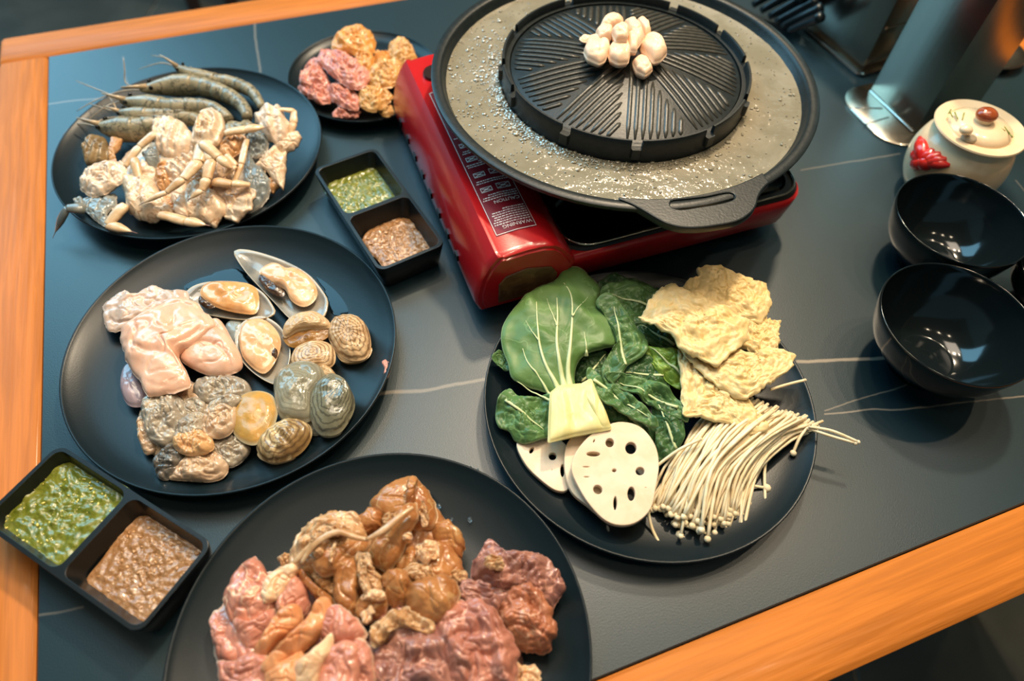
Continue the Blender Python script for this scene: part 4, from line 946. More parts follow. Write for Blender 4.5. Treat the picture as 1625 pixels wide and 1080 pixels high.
FP('5', 'leaf_stem', bk, [(243, 480), (275, 455), (322, 452), (372, 448), (395, 480), (420, 540), (452, 590), (456, 608), (400, 618), (320, 632), (235, 655), (238, 570)], .038, .005, M_stem, thick=.010, grow=1.0, sharp=True, fold=(.0007, 420, .1), nse=(.0004, 60), rings=16, segs=96, dome=6)
FP('5', 'leaf_stem', bk, [(340, 455), (385, 430), (410, 500), (440, 560), (454, 600), (420, 605), (385, 540)], .040, .004, M_stem, thick=.005, grow=1.0, sharp=True, fold=(.0007, 700, 0), nse=(.0004, 60), dome=5)
def c5_(q, z): return at(760+q[0]/2.16, 400+q[1]/2.16, z)
BTOP = [q.co+bk.location for q in blade.data.vertices[:len(blade.data.vertices)//2]]
for P_, r0 in (([(300, 470), (278, 395), (265, 320), (268, 240), (266, 165)], .0020), ([(318, 468), (305, 400), (312, 320), (318, 230), (312, 158), (290, 115)], .0019), ([(285, 480), (255, 430), (225, 380), (205, 310), (198, 235), (196, 180)], .0017), ([(265, 490), (235, 460), (205, 420), (170, 380), (150, 330)], .0013), ([(255, 500), (215, 475), (170, 450), (130, 425)], .0010), ([(370, 345), (365, 310), (360, 275)], .0010), ([(318, 230), (345, 195), (372, 160)], .0006), ([(268, 260), (245, 210), (232, 165)], .0007), ([(205, 310), (180, 280), (160, 240)], .0006)):
    n = len(P_); W = []
    for q in catmull([c5_(p_, .038) for p_ in P_], 14, False):
        b = min(BTOP, key=lambda w_: (w_.x-q.x)**2+(w_.y-q.y)**2); W.append(Vector((q.x, q.y, b.z+.0002)))
    n = len(W)
    make('leaf_rib', tube(W, [r0*((1.9 if i == 0 else 1.5 if i == 1 else 1.2 if i < 4 else 1)*(1-.75*i/(n-1))) for i in range(n)], 6, 28, flat=.6), M_veinl, bk)
LV = [('dark leaf at the back under the tofu skin', [(415, 112), (465, 82), (520, 92), (580, 110), (632, 130), (610, 180), (560, 205), (490, 195), (440, 160)], .026, .008, M_leafd, dict(fold=(.002, 200, 1.2))),
 ('glossy leaf arching behind the big bok choy leaf', [(420, 150), (470, 118), (540, 120), (610, 150), (600, 195), (575, 245), (520, 245), (465, 200)], .030, .008, M_leafm, dict(fold=(.0015, 220, 1.6))),
 ('tall folded leaf right of the big bok choy leaf', [(405, 185), (450, 165), (490, 205), (530, 260), (570, 310), (560, 355), (510, 385), (480, 430), (440, 445), (425, 390), (470, 320), (440, 240)], .034, .010, M_leafm, dict(fold=(.002, 240, .5))),
 ('dark leaf under the edge of the tofu skin', [(530, 250), (590, 240), (650, 270), (690, 320), (680, 345), (610, 320), (560, 300)], .028, .006, M_leafd, dict()),
 ('light green stem end against the tofu skin', [(570, 330), (630, 325), (695, 345), (700, 420), (690, 465), (645, 440), (600, 390)], .030, .007, mat('light green stalk', '8fa848', '6d9038', 60, .38, .1, 200), dict(fold=(.0014, 500, 1.3))),
 ('dark leaf in the middle of the greens', [(480, 420), (530, 370), (580, 360), (630, 420), (650, 465), (600, 480), (540, 450)], .026, .007, M_leafd, dict(fold=(.0015, 260, .8))),
 ('long narrow leaf lying diagonally', [(375, 420), (395, 412), (430, 450), (500, 490), (570, 545), (605, 590), (560, 590), (490, 555), (420, 510), (385, 460)], .034, .006, M_leafm, dict(fold=(.001, 500, 2.2))),
 ('curly leaf right of the diagonal leaf', [(440, 430), (510, 430), (590, 450), (640, 480), (690, 530), (705, 580), (660, 570), (600, 540), (540, 500), (480, 470)], .031, .007, M_leafm, dict(fold=(.0022, 260, 1.9))),
 ('ruffled dark leaf between enoki and lotus root', [(595, 500), (640, 500), (690, 560), (702, 620), (680, 670), (640, 700), (608, 690), (605, 600)], .028, .007, M_leafd, dict(fold=(.002, 300, .6))),
 ('dark leaf tucked behind the lotus root', [(420, 500), (480, 535), (550, 570), (605, 600), (610, 680), (560, 640), (500, 600), (440, 570)], .022, .008, M_leafd, dict(fold=(.0018, 260, 1.1))),
 ('curly leaf sticking out below left of the bok choy', [(63, 565), (72, 515), (105, 476), (140, 500), (185, 505), (235, 500), (248, 560), (242, 625), (180, 655), (130, 645), (105, 612), (75, 600)], .024, .009, M_leafm, dict(fold=(.003, 230, .6))),
 ('leaf tip peeping out at the left of the bok choy', [(46, 368), (75, 345), (105, 380), (100, 410), (70, 395)], .026, .003, M_leafm, dict()),
 ('leaf in the shade behind the bok choy stem', [(330, 385), (390, 345), (440, 350), (440, 420), (420, 470), (380, 425), (340, 440)], .020, .006, M_leafd, dict())]
for lb, pts, z, H, m_, kw in LV:
    kw.setdefault('nse', (.0012, 90))
    kw.setdefault('crease', (.0016, 90, .12)); kw.setdefault('grow', 1.08)
    if m_ is M_leafm: kw.setdefault('curl', .004)
    rnl = random.Random(len(lb)); gx_, gy_ = rnl.uniform(-.012, .012), rnl.uniform(-.014, .004)
    lf = F('5', 'vegetable_leaf', 'leaf', lb, pts, z, H*.55, m_, 'loose green leaves', thick=.0010, k=1, edge=1, rings=16, segs=84, gx=gx_, gy=gy_, **kw)
    CP = cr('5', pts); mx_, my_ = sum(q[0] for q in CP)/len(CP), sum(q[1] for q in CP)/len(CP)
    far = max(CP, key=lambda q: (q[0]-mx_)**2+(q[1]-my_)**2); opp = (2*mx_-far[0], 2*my_-far[1])
    if len(pts) > 6:
        me_ = lf.data; W = []
        for t in (-.62, -.3, 0, .3, .62, .8):
            q = at(mx_+(far[0]-mx_)*t, my_+(far[1]-my_)*t, z); b = min(me_.vertices[:len(me_.vertices)//2], key=lambda w_: (w_.co.x+lf.location.x-q.x)**2+(w_.co.y+lf.location.y-q.y)**2)
            W.append(b.co+lf.location+Vector((0, 0, .0002)))
        make('leaf_rib', tube(W, [.0014, .0013, .0011, .0009, .0006, .0003], 6, 16, flat=.7), M_veinl, lf)
M_lotus = mat('sliced lotus root', 'e6d0b6', 'dcc2a2', 60, .42, .06, 200, sss=.2, rim='e0bc98', rim0=.97)
M_lotusin = mat('lotus hole lining', 'd9a878', rough=.5)
def lotus(label, outline, holes, z, tilt):
    W = [at(760+a/2.16, 400+b/2.16, z) for a, b in outline]; B = catmull(W, 64, True)
    loops = [[(q.x, q.y) for q in B]]
    for hx_, hy_, rx, ry, an in holes:
        lp = []
        for i in range(16):
            t = 2*math.pi*i/16; dx, dy = rx*math.cos(t), ry*math.sin(t)
            q = at(760+(hx_+dx*math.cos(an)-dy*math.sin(an))/2.16, 400+(hy_+dx*math.sin(an)+dy*math.cos(an))/2.16, z); lp.append((q.x, q.y))
        loops.append(lp)
    v_, f_ = fill2d(loops, z-.003, z+.0015, .0006)
    c_ = sum((Vector((q.x, q.y, z)) for q in v_), Vector())/len(v_)
    v_ = [Vector((q.x, q.y, q.z+tilt[0]*(q.x-c_.x)+tilt[1]*(q.y-c_.y))) for q in v_]
    return tag(make('lotus_root_slice', (v_, f_), M_lotus, angle=40), label, 'lotus root', 'lotus root slices')
lotus('lotus root slice lying lowest at the left', [(132, 655), (190, 635), (260, 640), (310, 690), (308, 800), (270, 815), (215, 780), (160, 725)], [(252, 702, 16, 15, 0), (286, 750, 10, 24, 0), (180, 682, 9, 14, .5), (250, 748, 3, 4, 0)], .018, (0, .05))
lotus('lotus root slice sandwiched behind the front one', [(296, 690), (315, 645), (365, 628), (430, 640), (480, 700), (470, 820), (420, 890), (370, 862), (320, 820), (298, 760)], [(420, 720, 14, 12, 0), (380, 800, 12, 12, 0)], .024, (0, .05))
lotus('front lotus root slice with round holes on top', [(318, 745), (335, 690), (385, 635), (450, 600), (500, 594), (555, 612), (600, 665), (614, 730), (605, 800), (590, 870), (545, 915), (490, 928), (435, 912), (380, 860), (340, 800)], [(446, 660, 17, 17, 0), (519, 676, 22, 22, 0), (390, 698, 26, 10, 0), (463, 750, 10, 8, 0), (552, 751, 18, 16, 0), (407, 814, 19, 17, .6), (523, 826, 16, 26, 0), (468, 858, 9, 26, 0), (366, 740, 15, 4, 0), (368, 773, 13, 4, 0), (573, 805, 6, 3, 0), (392, 655, 5, 8, .5)], .032, (-.05, .10))
M_yuba = mat('wrinkled tofu skin', 'eacd96', 'dfbf82', 60, .42, .25, 160, sss=.1, rim='ecd6a4', rim0=.975)
YB = [('tofu skin sheet lowest over the mushrooms', [(688, 330), (740, 360), (800, 410), (870, 460), (920, 500), (975, 560), (990, 600), (930, 618), (865, 585), (800, 575), (760, 555), (705, 560), (698, 450)], .038, .006, dict(fold=(.0012, 200, .8))),
 ('tofu skin sheet at the right edge of the pile', [(900, 250), (950, 228), (1000, 226), (1030, 240), (1028, 325), (960, 345), (900, 320)], .040, .006, dict(fold=(.0014, 400, .2))),
 ('wide tofu skin sheet in the middle of the pile', [(690, 318), (740, 350), (810, 385), (870, 330), (935, 350), (985, 322), (1078, 352), (1072, 388), (1015, 430), (960, 470), (915, 498), (850, 470), (770, 415)], .045, .007, dict(fold=(.0012, 240, 1.6))),
 ('crumpled tofu skin sheet at the back of the pile', [(705, 135), (722, 92), (757, 85), (752, 52), (790, 45), (825, 45), (868, 72), (935, 92), (985, 105), (994, 195), (965, 235), (890, 218), (800, 190), (740, 160)], .044, .010, dict(fold=(.0022, 330, 1.0), nse=(.003, 130))),
 ('crumpled tofu skin sheet on top at the left of the pile', [(548, 222), (575, 205), (590, 165), (640, 113), (690, 118), (735, 142), (790, 165), (860, 200), (925, 235), (905, 300), (870, 330), (812, 388), (745, 352), (690, 318), (665, 278), (600, 245)], .052, .009, dict(fold=(.0018, 330, 2.2), nse=(.0028, 120)))]
for lb, pts, z, H, kw in YB:
    kw.setdefault('crease', (.0024, 120, .13)); kw['nse'] = (.0012, 110)
    if 'fold' in kw: kw['fold'] = (kw['fold'][0]*.5,)+kw['fold'][1:]
    H *= .6; kw['sharp'] = True
    F('5', 'tofu_skin', 'tofu skin', lb, pts, z, H, M_yuba, 'tofu skin sheets', thick=.0014, k=1, edge=1, jag=.0022, rings=20, segs=100, **kw)
M_enoki = mat('enoki mushroom', 'f2e2c2', 'e8d0a6', 90, .45, sss=.2)
def enoki(label, P, r=.00115, group=None, cap=1.9, seg=6, n=12):
    rad = [r]*len(P); vf = tube(P, rad, seg, n)
    mb = MB().add(vf); e = P[-1]; d = (P[-1]-P[-2]).normalized()
    if cap: mb.add(ellipsoid(e, r*cap, r*cap, r*cap*.85, 5, 8))
    return tag(make('enoki_mushroom', mb, M_enoki), label, 'mushroom', group)
rnd = random.Random(5)
def lerp2(a, b, t): return (a[0]+(b[0]-a[0])*t, a[1]+(b[1]-a[1])*t)
def c5(q, z): return at(760+q[0]/2.16, 400+q[1]/2.16, z)
for i in range(150):
    a = min(1, max(0, (i+.5)/150+rnd.gauss(0, .03))); lay = rnd.random()
    hgt = .013+.022*lay*(1-.8*abs(2*a-1)**2)
    S = lerp2((840, 480), (1168, 592), a); M1 = lerp2((745, 605), (1050, 645), a); M2 = lerp2((655, 735), (945, 755), a); E = lerp2((585, 868), (895, 900), min(1, max(0, a+rnd.gauss(0, .06))))
    k_ = rnd.gauss(0, 9); ex = rnd.gauss(0, 12); ey = min(95, rnd.gauss(0, 16)+max(0, rnd.gauss(10, 40)))*(1 if a > .25 else .2)
    P = [c5((S[0]+rnd.gauss(0, 8), S[1]+rnd.gauss(0, 8)), hgt+.003), c5((M1[0]+k_, M1[1]+k_*.5), hgt+.006), c5((M2[0]+rnd.gauss(0, 9), M2[1]+rnd.gauss(0, 6)), hgt+.003), c5((E[0]+ex, E[1]+ey), max(.0105, hgt*.75-.002))]
    enoki('thin white enoki mushroom in the thick bundle on the vegetable plate', P, .00105+.0003*rnd.random(), 'enoki mushrooms in the bundle')
STR = [('stray enoki stem poking out above the bundle at the right', [(1000, 470, .036), (1060, 452, .038), (1118, 438, .038)], 1.1),
 ('upper of two enoki stems reaching over the rim to the right', [(1130, 598, .030), (1210, 612, .032), (1300, 650, .030)], 1.4),
 ('lower of two enoki stems reaching over the rim to the right', [(1125, 602, .028), (1200, 628, .030), (1290, 654, .029)], 1.5),
 ('short enoki bent down from the cut end', [(1130, 595, .026), (1100, 635, .024), (1077, 688, .018)], 2.2),
 ('curved enoki hanging apart on the right of the bundle', [(1040, 640, .026), (1000, 680, .022), (980, 740, .016), (982, 870, .012)], 2.4),
 ('enoki lying crosswise with its cap under the curved one', [(900, 790, .016), (940, 800, .014), (986, 808, .013)], 2.8),
 ('enoki splayed at the right of the caps, longest', [(860, 800, .018), (890, 860, .014), (912, 920, .011)], 2.6),
 ('enoki splayed second from the right of the caps', [(840, 820, .018), (865, 870, .014), (885, 930, .011)], 2.6),
 ('enoki lying across the front with its cap farthest out', [(690, 930, .014), (770, 960, .013), (855, 1002, .012)], 3.0),
 ('bent enoki at the front left of the caps', [(760, 965, .012), (720, 985, .012), (688, 968, .012)], 2.6),
 ('enoki stem hanging alone at the left end of the bundle', [(578, 880, .020), (595, 950, .014), (630, 1016, .012)], 1.3),
 ('enoki cap peeping between the front caps', [(830, 900, .016), (850, 950, .012), (856, 985, .011)], 3.0),
 ('long loose enoki stem beside the green leaves', [(600, 740, .026), (680, 680, .034), (760, 640, .038)], 1.2)]
for lb, P, cp_ in STR: enoki(lb, [c5(q, q[2]) for q in P], .0012, 'stray enoki mushrooms', cp_)

# ---- meat plate
M_bm = mat('brown marinated meat', 'a06438', 'bb8450', 60, .26, .4, 160, sss=.12, coat=.4, vein=('c49c6c', 34, .016))
M_bm2 = mat('brown marinated meat with fat edge', '9c6236', 'b67e4c', 60, .26, .4, 160, sss=.12, coat=.4, rim='d6b48c', rim0=.92, vein=('b98e5e', 34, .012))
M_bf = mat('stringy fat', 'd8b48c', 'b88858', 90, .25, .4, 200, sss=.15, coat=.6)
M_pk = mat('pink pork', 'd29078', 'c4806a', 50, .25, .2, 140, sss=.25, coat=.5, vein=('efc0a0', 34, .014))
M_pkf = mat('pink pork with white fat edge', 'd0907a', 'be7a66', 50, .25, .2, 140, sss=.25, coat=.5, rim='f2cfb4', rim0=.86)
M_fat = mat('white pork fat', 'eecaa4', 'e6b88e', 60, .3, .2, 160, sss=.3, coat=.4)
M_or = mat('orange pork', 'e0a070', 'd08858', 60, .25, .2, 140, sss=.25, coat=.5)
M_pu = mat('dark red beef', '94645a', 'ab7a6a', 60, .28, .35, 160, sss=.15, coat=.4, vein=('d09a88', 36, .012))
M_pu2 = mat('red beef', 'bb7c68', 'a66a5a', 60, .28, .35, 160, sss=.15, coat=.4, vein=('dca08c', 36, .014))
G1_, G2_, G3_ = 'brown marinated meat slices', 'pink pork slices', 'dark red beef slices'
fo1 = dict(fold=(.0018, 260, .9), nse=(.0018, 130), edge=.5, rings=15, segs=72)
fo2 = dict(fold=(.0030, 330, .5), nse=(.0040, 130), edge=.6, rings=18, segs=84, jag=.003)
MEAT = [
 (G1_, 'brown marinated slice at the peak of the heap', [(750, 195), (790, 150), (840, 115), (905, 88), (930, 112), (970, 160), (996, 225), (990, 275), (930, 290), (850, 268), (770, 248)], .040, .012, M_bm2, fo1),
 (G1_, 'brown fold of meat standing up at the very top', [(892, 95), (908, 84), (928, 100), (922, 150), (918, 195), (885, 195), (890, 140)], .056, .006, M_bm, dict(nse=(.001, 130))),
 (G1_, 'brown slice draped below the peak with a pale fat edge', [(745, 380), (770, 315), (830, 250), (880, 205), (918, 198), (928, 250), (890, 310), (862, 395), (810, 450), (760, 420)], .050, .011, M_bm2, fo1),
 (G1_, 'stringy fat topped brown slice at the left of the heap', [(450, 400), (480, 310), (560, 248), (640, 235), (700, 255), (725, 310), (690, 370), (620, 400), (560, 450), (490, 450)], .044, .012, M_bf, dict(fold=(.002, 500, 1.4), nse=(.003, 180), edge=.5, rings=18, segs=84, jag=.002)),
 (G1_, 'wide brown slice below the stringy fat', [(530, 425), (580, 370), (660, 350), (745, 330), (730, 380), (680, 410), (630, 460), (570, 470)], .050, .009, M_bm2, fo1),
 (G1_, 'long brown slice hanging down in the middle left', [(612, 560), (612, 470), (640, 415), (690, 400), (702, 470), (700, 560), (695, 638), (655, 635), (625, 605)], .046, .010, M_bm2, fo1),
 (G1_, 'round brown lump at the right shoulder of the heap', [(985, 320), (1000, 275), (1045, 262), (1092, 310), (1108, 360), (1090, 400), (1030, 385), (990, 360)], .034, .012, M_bm, fo1),
 (G1_, 'brown slice under the yellow fat on the right', [(915, 440), (930, 375), (990, 340), (1060, 370), (1098, 430), (1105, 480), (1040, 500), (960, 480)], .040, .010, M_bm, fo1),
 (G1_, 'largest round brown slice at the lower right of the heap', [(883, 560), (895, 510), (950, 488), (1020, 475), (1070, 495), (1088, 545), (1060, 610), (1000, 652), (940, 648), (895, 610)], .050, .013, M_bm2, fo1),
 (G1_, 'brown slice left of the largest round slice', [(795, 480), (840, 445), (885, 450), (898, 500), (880, 570), (840, 592), (812, 570)], .050, .011, M_bm2, fo1),
 (G1_, 'small brown slice at the front middle of the heap', [(692, 590), (730, 535), (790, 530), (812, 570), (800, 625), (750, 645), (700, 645)], .048, .010, M_bm2, fo1),
 (G1_, 'narrow brown strip running down beside the pink pork', [(455, 440), (480, 435), (530, 500), (590, 545), (612, 590), (585, 592), (530, 550), (480, 490)], .044, .006, M_bm2, dict(nse=(.001, 130))),
 (G1_, 'brown slice showing between strip and stringy fat', [(520, 470), (570, 460), (620, 470), (615, 540), (580, 540), (540, 510)], .038, .008, M_bf, fo1),
 (G1_, 'brown slice at the back left shoulder of the heap', [(690, 260), (740, 215), (790, 230), (790, 290), (740, 320), (700, 300)], .042, .009, M_bm, fo1),
 (G1_, 'brown slice in the dark hollow of the heap', [(840, 420), (900, 360), (945, 390), (940, 470), (890, 480), (850, 470)], .036, .009, M_bm, fo1),
 (G1_, 'yellow lump of fat on the right of the heap', [(922, 360), (950, 340), (990, 350), (1002, 385), (975, 412), (930, 402)], .054, .005, M_fat, dict(nse=(.002, 200), jag=.002)),
 (G1_, 'flat yellow fat chip at the front middle', [(718, 540), (760, 525), (800, 538), (790, 562), (722, 560)], .060, .003, M_fat, dict(nse=(.0008, 150))),
 (G1_, 'small fat lump below the flat yellow chip', [(718, 610), (745, 590), (765, 612), (745, 640), (720, 640)], .058, .004, M_fat, dict(nse=(.001, 150))),
 (G1_, 'ragged pale shred in the centre of the heap', [(690, 400), (740, 390), (760, 440), (790, 480), (760, 520), (715, 500), (700, 450)], .055, .005, M_bf, dict(nse=(.003, 220), jag=.003)),
 (G1_, 'ragged pale shred right of the centre', [(890, 440), (940, 420), (985, 450), (1000, 480), (950, 490), (905, 475)], .052, .005, M_bf, dict(nse=(.003, 220), jag=.003)),
 (G1_, 'pale gristle at the right end of the brown heap', [(1035, 470), (1060, 450), (1105, 448), (1118, 475), (1095, 500), (1050, 498)], .042, .005, M_bf, dict(nse=(.002, 220))),
 (G1_, 'pale shred on the peak slice, near its right edge', [(945, 180), (965, 200), (970, 250), (955, 270), (940, 230)], .056, .003, M_bf, dict(nse=(.002, 220), jag=.002)),
 (G1_, 'pale shred lying on the stringy fat', [(540, 290), (600, 270), (660, 290), (640, 310), (580, 310)], .062, .003, M_bf, dict(nse=(.002, 220), jag=.003)),
 (G1_, 'pale upright shred at the left shoulder', [(520, 330), (540, 310), (560, 370), (550, 400), (530, 390)], .060, .003, M_bf, dict(nse=(.002, 220), jag=.002)),
 (G1_, 'tiny straw of ginger on the wide brown slice', [(590, 400), (605, 345), (614, 347), (600, 410)], .064, .002, M_fat, dict(nse=(.0004, 200), jag=.0)),
 (G1_, 'pale shred below the peak', [(800, 250), (820, 228), (845, 240), (835, 265), (812, 270)], .064, .003, M_bf, dict(nse=(.002, 220), jag=.002)),
 (G1_, 'ochre bead of fat below the draped slice', [(868, 320), (890, 308), (905, 322), (888, 335)], .060, .003, M_fat, dict(nse=(.0008, 200))),
 (G1_, 'pale ribbon between the long slice and the front slices', [(715, 400), (730, 430), (745, 520), (725, 540), (705, 470)], .060, .003, M_bf, dict(nse=(.002, 220), jag=.003)),
 (G1_, 'pale bit at the left foot of the brown heap', [(395, 400), (430, 380), (455, 400), (440, 430), (405, 440)], .030, .005, M_bf, dict(nse=(.002, 220), jag=.003)),
 (G3_, 'dark beef with a frilled fat fringe at the near middle', [(740, 760), (760, 690), (820, 610), (880, 598), (950, 625), (1010, 670), (1040, 760), (1045, 900), (960, 980), (800, 980), (740, 900)], .042, .014, M_pu, fo2),
 (G3_, 'frilled fat fringe draped over the near dark beef', [(745, 690), (790, 645), (850, 600), (920, 615), (990, 655), (960, 690), (880, 670), (820, 690), (770, 740)], .056, .005, M_bf, dict(fold=(.002, 700, 1.0), nse=(.002, 160), edge=.8, rings=14, segs=72)),
 (G2_, 'pink pork slice with a pointed tip at the left back', [(183, 560), (225, 470), (270, 425), (302, 398), (325, 430), (345, 460), (372, 520), (378, 590), (310, 655), (220, 640)], .040, .010, M_pk, fo1),
 (G2_, 'yellow white fat lump beside the pointed pork tip', [(328, 540), (350, 480), (385, 440), (450, 430), (470, 450), (430, 510), (395, 555), (350, 572)], .048, .007, M_fat, dict(nse=(.002, 150), jag=.001)),
 (G2_, 'pink pork slice under the brown strip', [(385, 580), (420, 520), (462, 470), (500, 520), (512, 580), (480, 630), (430, 640)], .044, .009, M_pk, fo1),
 (G2_, 'rolled pork strip lying diagonally on the left', [(300, 770), (350, 690), (380, 630), (435, 585), (475, 610), (470, 660), (410, 710), (350, 770)], .050, .010, M_or, fo1),
 (G2_, 'long orange pork strip in the middle of the pork', [(335, 810), (410, 730), (490, 660), (545, 570), (580, 580), (590, 650), (530, 720), (440, 800), (380, 840)], .054, .010, M_or, fo1),
 (G2_, 'white fat fold at the far left rim of the pork', [(132, 650), (150, 610), (182, 603), (215, 650), (262, 720), (280, 745), (235, 800), (165, 800)], .030, .008, M_pkf, fo1),
 (G2_, 'pink pork slice curled with a fatty edge near the beef', [(555, 680), (580, 610), (630, 590), (690, 640), (722, 690), (700, 720), (640, 730), (590, 740)], .052, .010, M_pkf, fo1),
 (G2_, 'pale pork folds at the near left', [(165, 800), (240, 800), (320, 750), (360, 790), (370, 900), (300, 980), (210, 960), (180, 880)], .042, .010, M_pkf, fo1),
 (G2_, 'peach pork roll at the bottom edge of the photo', [(350, 850), (410, 800), (480, 760), (500, 810), (490, 900), (420, 980), (350, 960)], .050, .011, M_or, fo1),
 (G2_, 'yellowish fat roll beside the peach pork roll', [(455, 840), (490, 790), (545, 745), (590, 700), (600, 760), (560, 840), (540, 920), (480, 950)], .056, .009, M_fat, fo1),
 (G2_, 'broad pink pork slice at the near middle', [(545, 830), (590, 750), (650, 720), (700, 740), (705, 820), (690, 960), (600, 980), (540, 920)], .054, .011, M_pk, fo1),
 (G2_, 'grey pink pork lump against the beef', [(680, 740), (720, 720), (752, 770), (765, 880), (740, 960), (690, 960)], .050, .010, M_pkf, fo1),
 (G2_, 'pork slice bridging rim and rolled strip', [(230, 640), (300, 650), (370, 600), (390, 640), (320, 740), (270, 740)], .038, .009, M_pkf, fo1),
 (G2_, 'pale pork curl nearest the camera on the left', [(250, 960), (340, 920), (430, 940), (470, 1030), (400, 1090), (300, 1070)], .042, .010, M_pkf, fo1),
 (G2_, 'pork slice nearest the camera in the middle', [(450, 950), (560, 920), (680, 960), (700, 1060), (600, 1120), (480, 1090)], .046, .010, M_pk, fo1),
 (G3_, 'dark red beef with a raised tip at the back right', [(1153, 470), (1160, 420), (1185, 370), (1216, 338), (1238, 385), (1330, 382), (1415, 405), (1465, 465), (1482, 520), (1435, 575), (1380, 545), (1290, 525), (1215, 512)], .034, .014, M_pu, fo2),
 (G3_, 'small dark beef slice beside the brown heap', [(1095, 525), (1130, 490), (1190, 500), (1235, 560), (1230, 610), (1160, 605), (1100, 575)], .042, .010, M_pu, fo2),
 (G3_, 'browner beef slice at the right edge of the heap', [(1250, 640), (1275, 560), (1320, 520), (1370, 515), (1415, 570), (1440, 620), (1455, 685), (1425, 745), (1345, 745), (1275, 715)], .036, .013, mat('brownish beef', 'b87858', 'a8684c', 60, .28, .35, 160, sss=.15, coat=.4, vein=('d0a084', 36, .012)), fo2),
 (G3_, 'large red beef slice in the middle of the beef', [(1005, 650), (1060, 590), (1120, 570), (1190, 590), (1245, 640), (1290, 720), (1305, 820), (1290, 920), (1180, 980), (1060, 940), (1030, 800)], .046, .014, M_pu2, fo2),
 (G3_, 'white fat flap at the near right of the beef', [(1285, 800), (1330, 815), (1392, 820), (1395, 900), (1340, 940), (1280, 900)], .030, .005, M_fat, dict(nse=(.0008, 100))),
 (G3_, 'pale gristle strip on the raised beef tip', [(1180, 415), (1225, 395), (1262, 410), (1250, 440), (1200, 445)], .052, .003, M_bf, dict(nse=(.002, 220), jag=.002)),
]
BED = [(G1_, 'brown slice at the bottom of the brown heap, mostly covered', [(470, 430), (540, 320), (700, 280), (830, 200), (960, 200), (1060, 330), (1080, 500), (1000, 620), (850, 640), (680, 640), (580, 560)], .014, .024, M_bm, {}),
 (G2_, 'pork slice at the bottom of the pork heap, mostly covered', [(180, 620), (260, 500), (400, 470), (520, 530), (640, 620), (740, 730), (740, 960), (600, 1080), (350, 1060), (210, 930), (170, 760)], .014, .024, M_pkf, {}),
 (G3_, 'beef slice at the bottom of the beef heap, mostly covered', [(760, 700), (900, 620), (1080, 540), (1200, 480), (1400, 460), (1430, 640), (1340, 730), (1300, 900), (1150, 1000), (850, 1000), (740, 880)], .014, .020, M_pu, {})]
for gr, lb, pts, z, H, m_, kw in BED+MEAT:
    kw = dict(kw); rm = random.Random(lb)
    kw.setdefault('grow', 1.10); kw.setdefault('rings', 16); kw.setdefault('segs', 76); kw.setdefault('edge', .8)
    if gr == G1_ and m_ in (M_bm, M_bm2): kw.update(crease=(.0015, 50, .11), nse=(.0007, 70), fold=(.0014, 200, rm.random()*3), jag=.0016, sharp=True)
    elif gr == G2_: kw.update(crease=(.0020, 75, .14), nse=(.0008, 80), fold=(.0016, 240, .9+rm.random()*.8), jag=.0012, sharp=rm.random() < .5)
    elif m_ is M_bf or m_ is M_fat: kw.update(crease=(.0030, 140, .2), nse=(.0014, 130), jag=.0024)
    else: kw.update(crease=(.0034, 85, .2), nse=(.0012, 110), fold=(.0024, 300, rm.random()*3), jag=.0026, rings=26, segs=100)
    kw.setdefault('gx', rm.uniform(-.008, .008)); kw.setdefault('gy', rm.uniform(-.012, .0)); kw.setdefault('dome', 2.6)
    F('4', 'meat_slice', 'meat', lb, pts, z-.005, H, m_, gr, thick=max(.002, min(.010, z-.015)), **kw)
# long fat strings
for lb, P in (('pale fat string looped over the left brown slices', [(480, 420, .058), (540, 340, .064), (620, 300, .066), (690, 320, .066), (740, 330, .066)]), ('pale fat string draped down from the peak', [(730, 330, .068), (800, 290, .070), (860, 240, .070), (910, 205, .068)]), ('pale fat string falling to the left edge', [(560, 300, .062), (520, 350, .058), (470, 400, .054), (430, 440, .050)])):
    W = [at(280+a/2.4254, 720+b/2.4254, z-.004) for a, b, z in P]
    tag(make('fat_string', tube(W, [.0012]+[.0022]*(len(W)-2)+[.0012], 8, 24, flat=.7), M_bf), lb, 'fat', 'strings of fat on the brown meat')

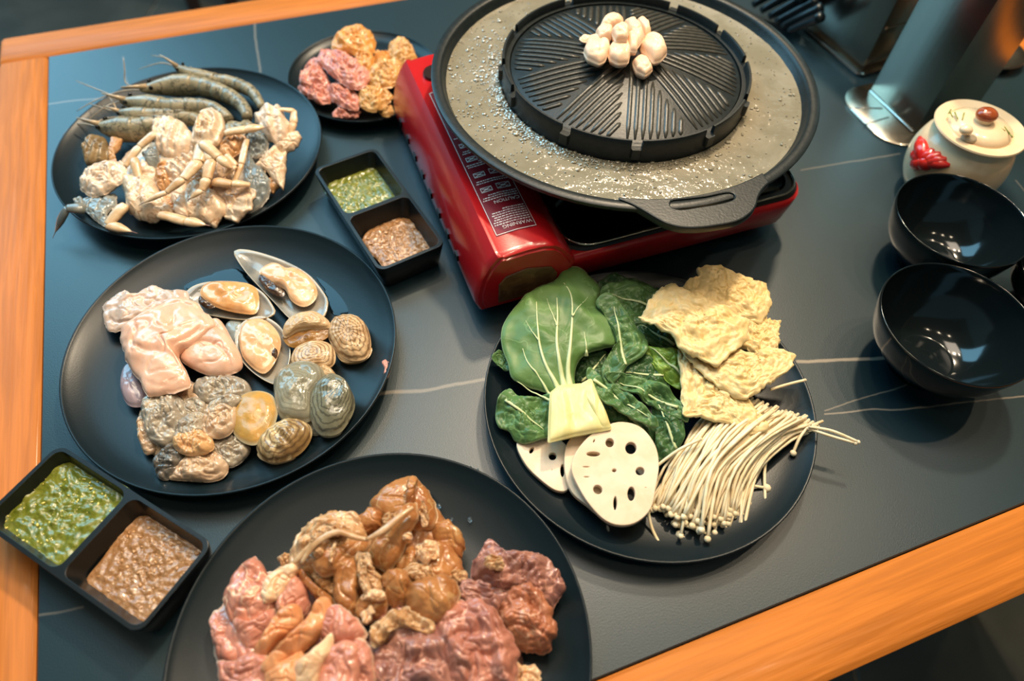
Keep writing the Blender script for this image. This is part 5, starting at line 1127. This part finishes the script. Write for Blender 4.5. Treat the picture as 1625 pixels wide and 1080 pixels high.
# ---- small back plate meat
M_tan = mat('tan marinated chicken', 'd8a868', 'c08c4c', 90, .3, .4, 220, sss=.15, coat=.4)
M_ora = mat('orange marinated meat', 'e0a058', 'cc8838', 80, .3, .35, 200, sss=.15, coat=.4)
M_rose = mat('rosy meat', 'd08a78', 'bc7464', 70, .3, .3, 180, sss=.2, coat=.4, vein=('e6b09c', 60, .014))
sm = dict(crease=(.0030, 160, .2), grow=1.1, fold=(.0012, 420, .7), nse=(.0016, 170), edge=.6, rings=14, segs=64, jag=.002, thick=.008)
SM = [('rosy meat fold at the left of the small plate', [(255, 580), (300, 490), (345, 420), (420, 430), (470, 540), (480, 630), (380, 640), (280, 625)], .026, .010, M_rose),
 ('large rosy meat fold in the middle of the small plate', [(415, 420), (440, 350), (480, 335), (600, 355), (740, 440), (835, 525), (790, 620), (690, 640), (560, 560), (470, 490)], .034, .011, M_rose),
 ('rosy slice spread at the near left of the small plate', [(250, 650), (330, 605), (450, 640), (505, 745), (430, 775), (330, 725)], .022, .008, M_rose),
 ('rosy slice hanging towards the near rim of the small plate', [(480, 640), (560, 615), (700, 680), (752, 760), (720, 825), (600, 805), (520, 725)], .024, .009, M_rose),
 ('small rosy scrap at the near rim of the small plate', [(535, 870), (570, 830), (640, 808), (740, 840), (732, 888), (560, 888)], .018, .004, M_rose),
 ('orange meat mound at the back of the small plate', [(535, 290), (620, 190), (690, 155), (770, 148), (850, 195), (885, 300), (830, 380), (740, 360), (630, 345)], .032, .014, M_ora),
 ('orange meat fold below the back mound', [(735, 400), (790, 320), (860, 320), (870, 440), (830, 510), (760, 470)], .036, .010, M_ora),
 ('tan meat clump at the right of the small plate', [(1025, 300), (1080, 250), (1130, 235), (1195, 300), (1245, 410), (1150, 465), (1040, 440)], .032, .012, M_tan),
 ('tan meat clump in the centre right of the small plate', [(850, 500), (960, 425), (1100, 455), (1080, 580), (990, 645), (870, 610)], .032, .011, M_tan),
 ('tan meat clump near the front of the small plate', [(765, 700), (840, 620), (960, 630), (1025, 720), (960, 800), (890, 835), (790, 810)], .026, .010, M_tan),
 ('tan meat scrap touching the red stove', [(925, 810), (1000, 760), (1045, 840), (1010, 885), (960, 870)], .020, .006, M_tan),
 ('tan meat between the orange mound and the right clump', [(880, 400), (960, 350), (1030, 380), (1010, 440), (920, 460)], .030, .009, M_ora)]
for lb, pts, z, H, m_ in SM:
    F('2', 'meat_piece', 'meat', lb, pts, z, H, m_, 'meat on the small back plate', **sm)
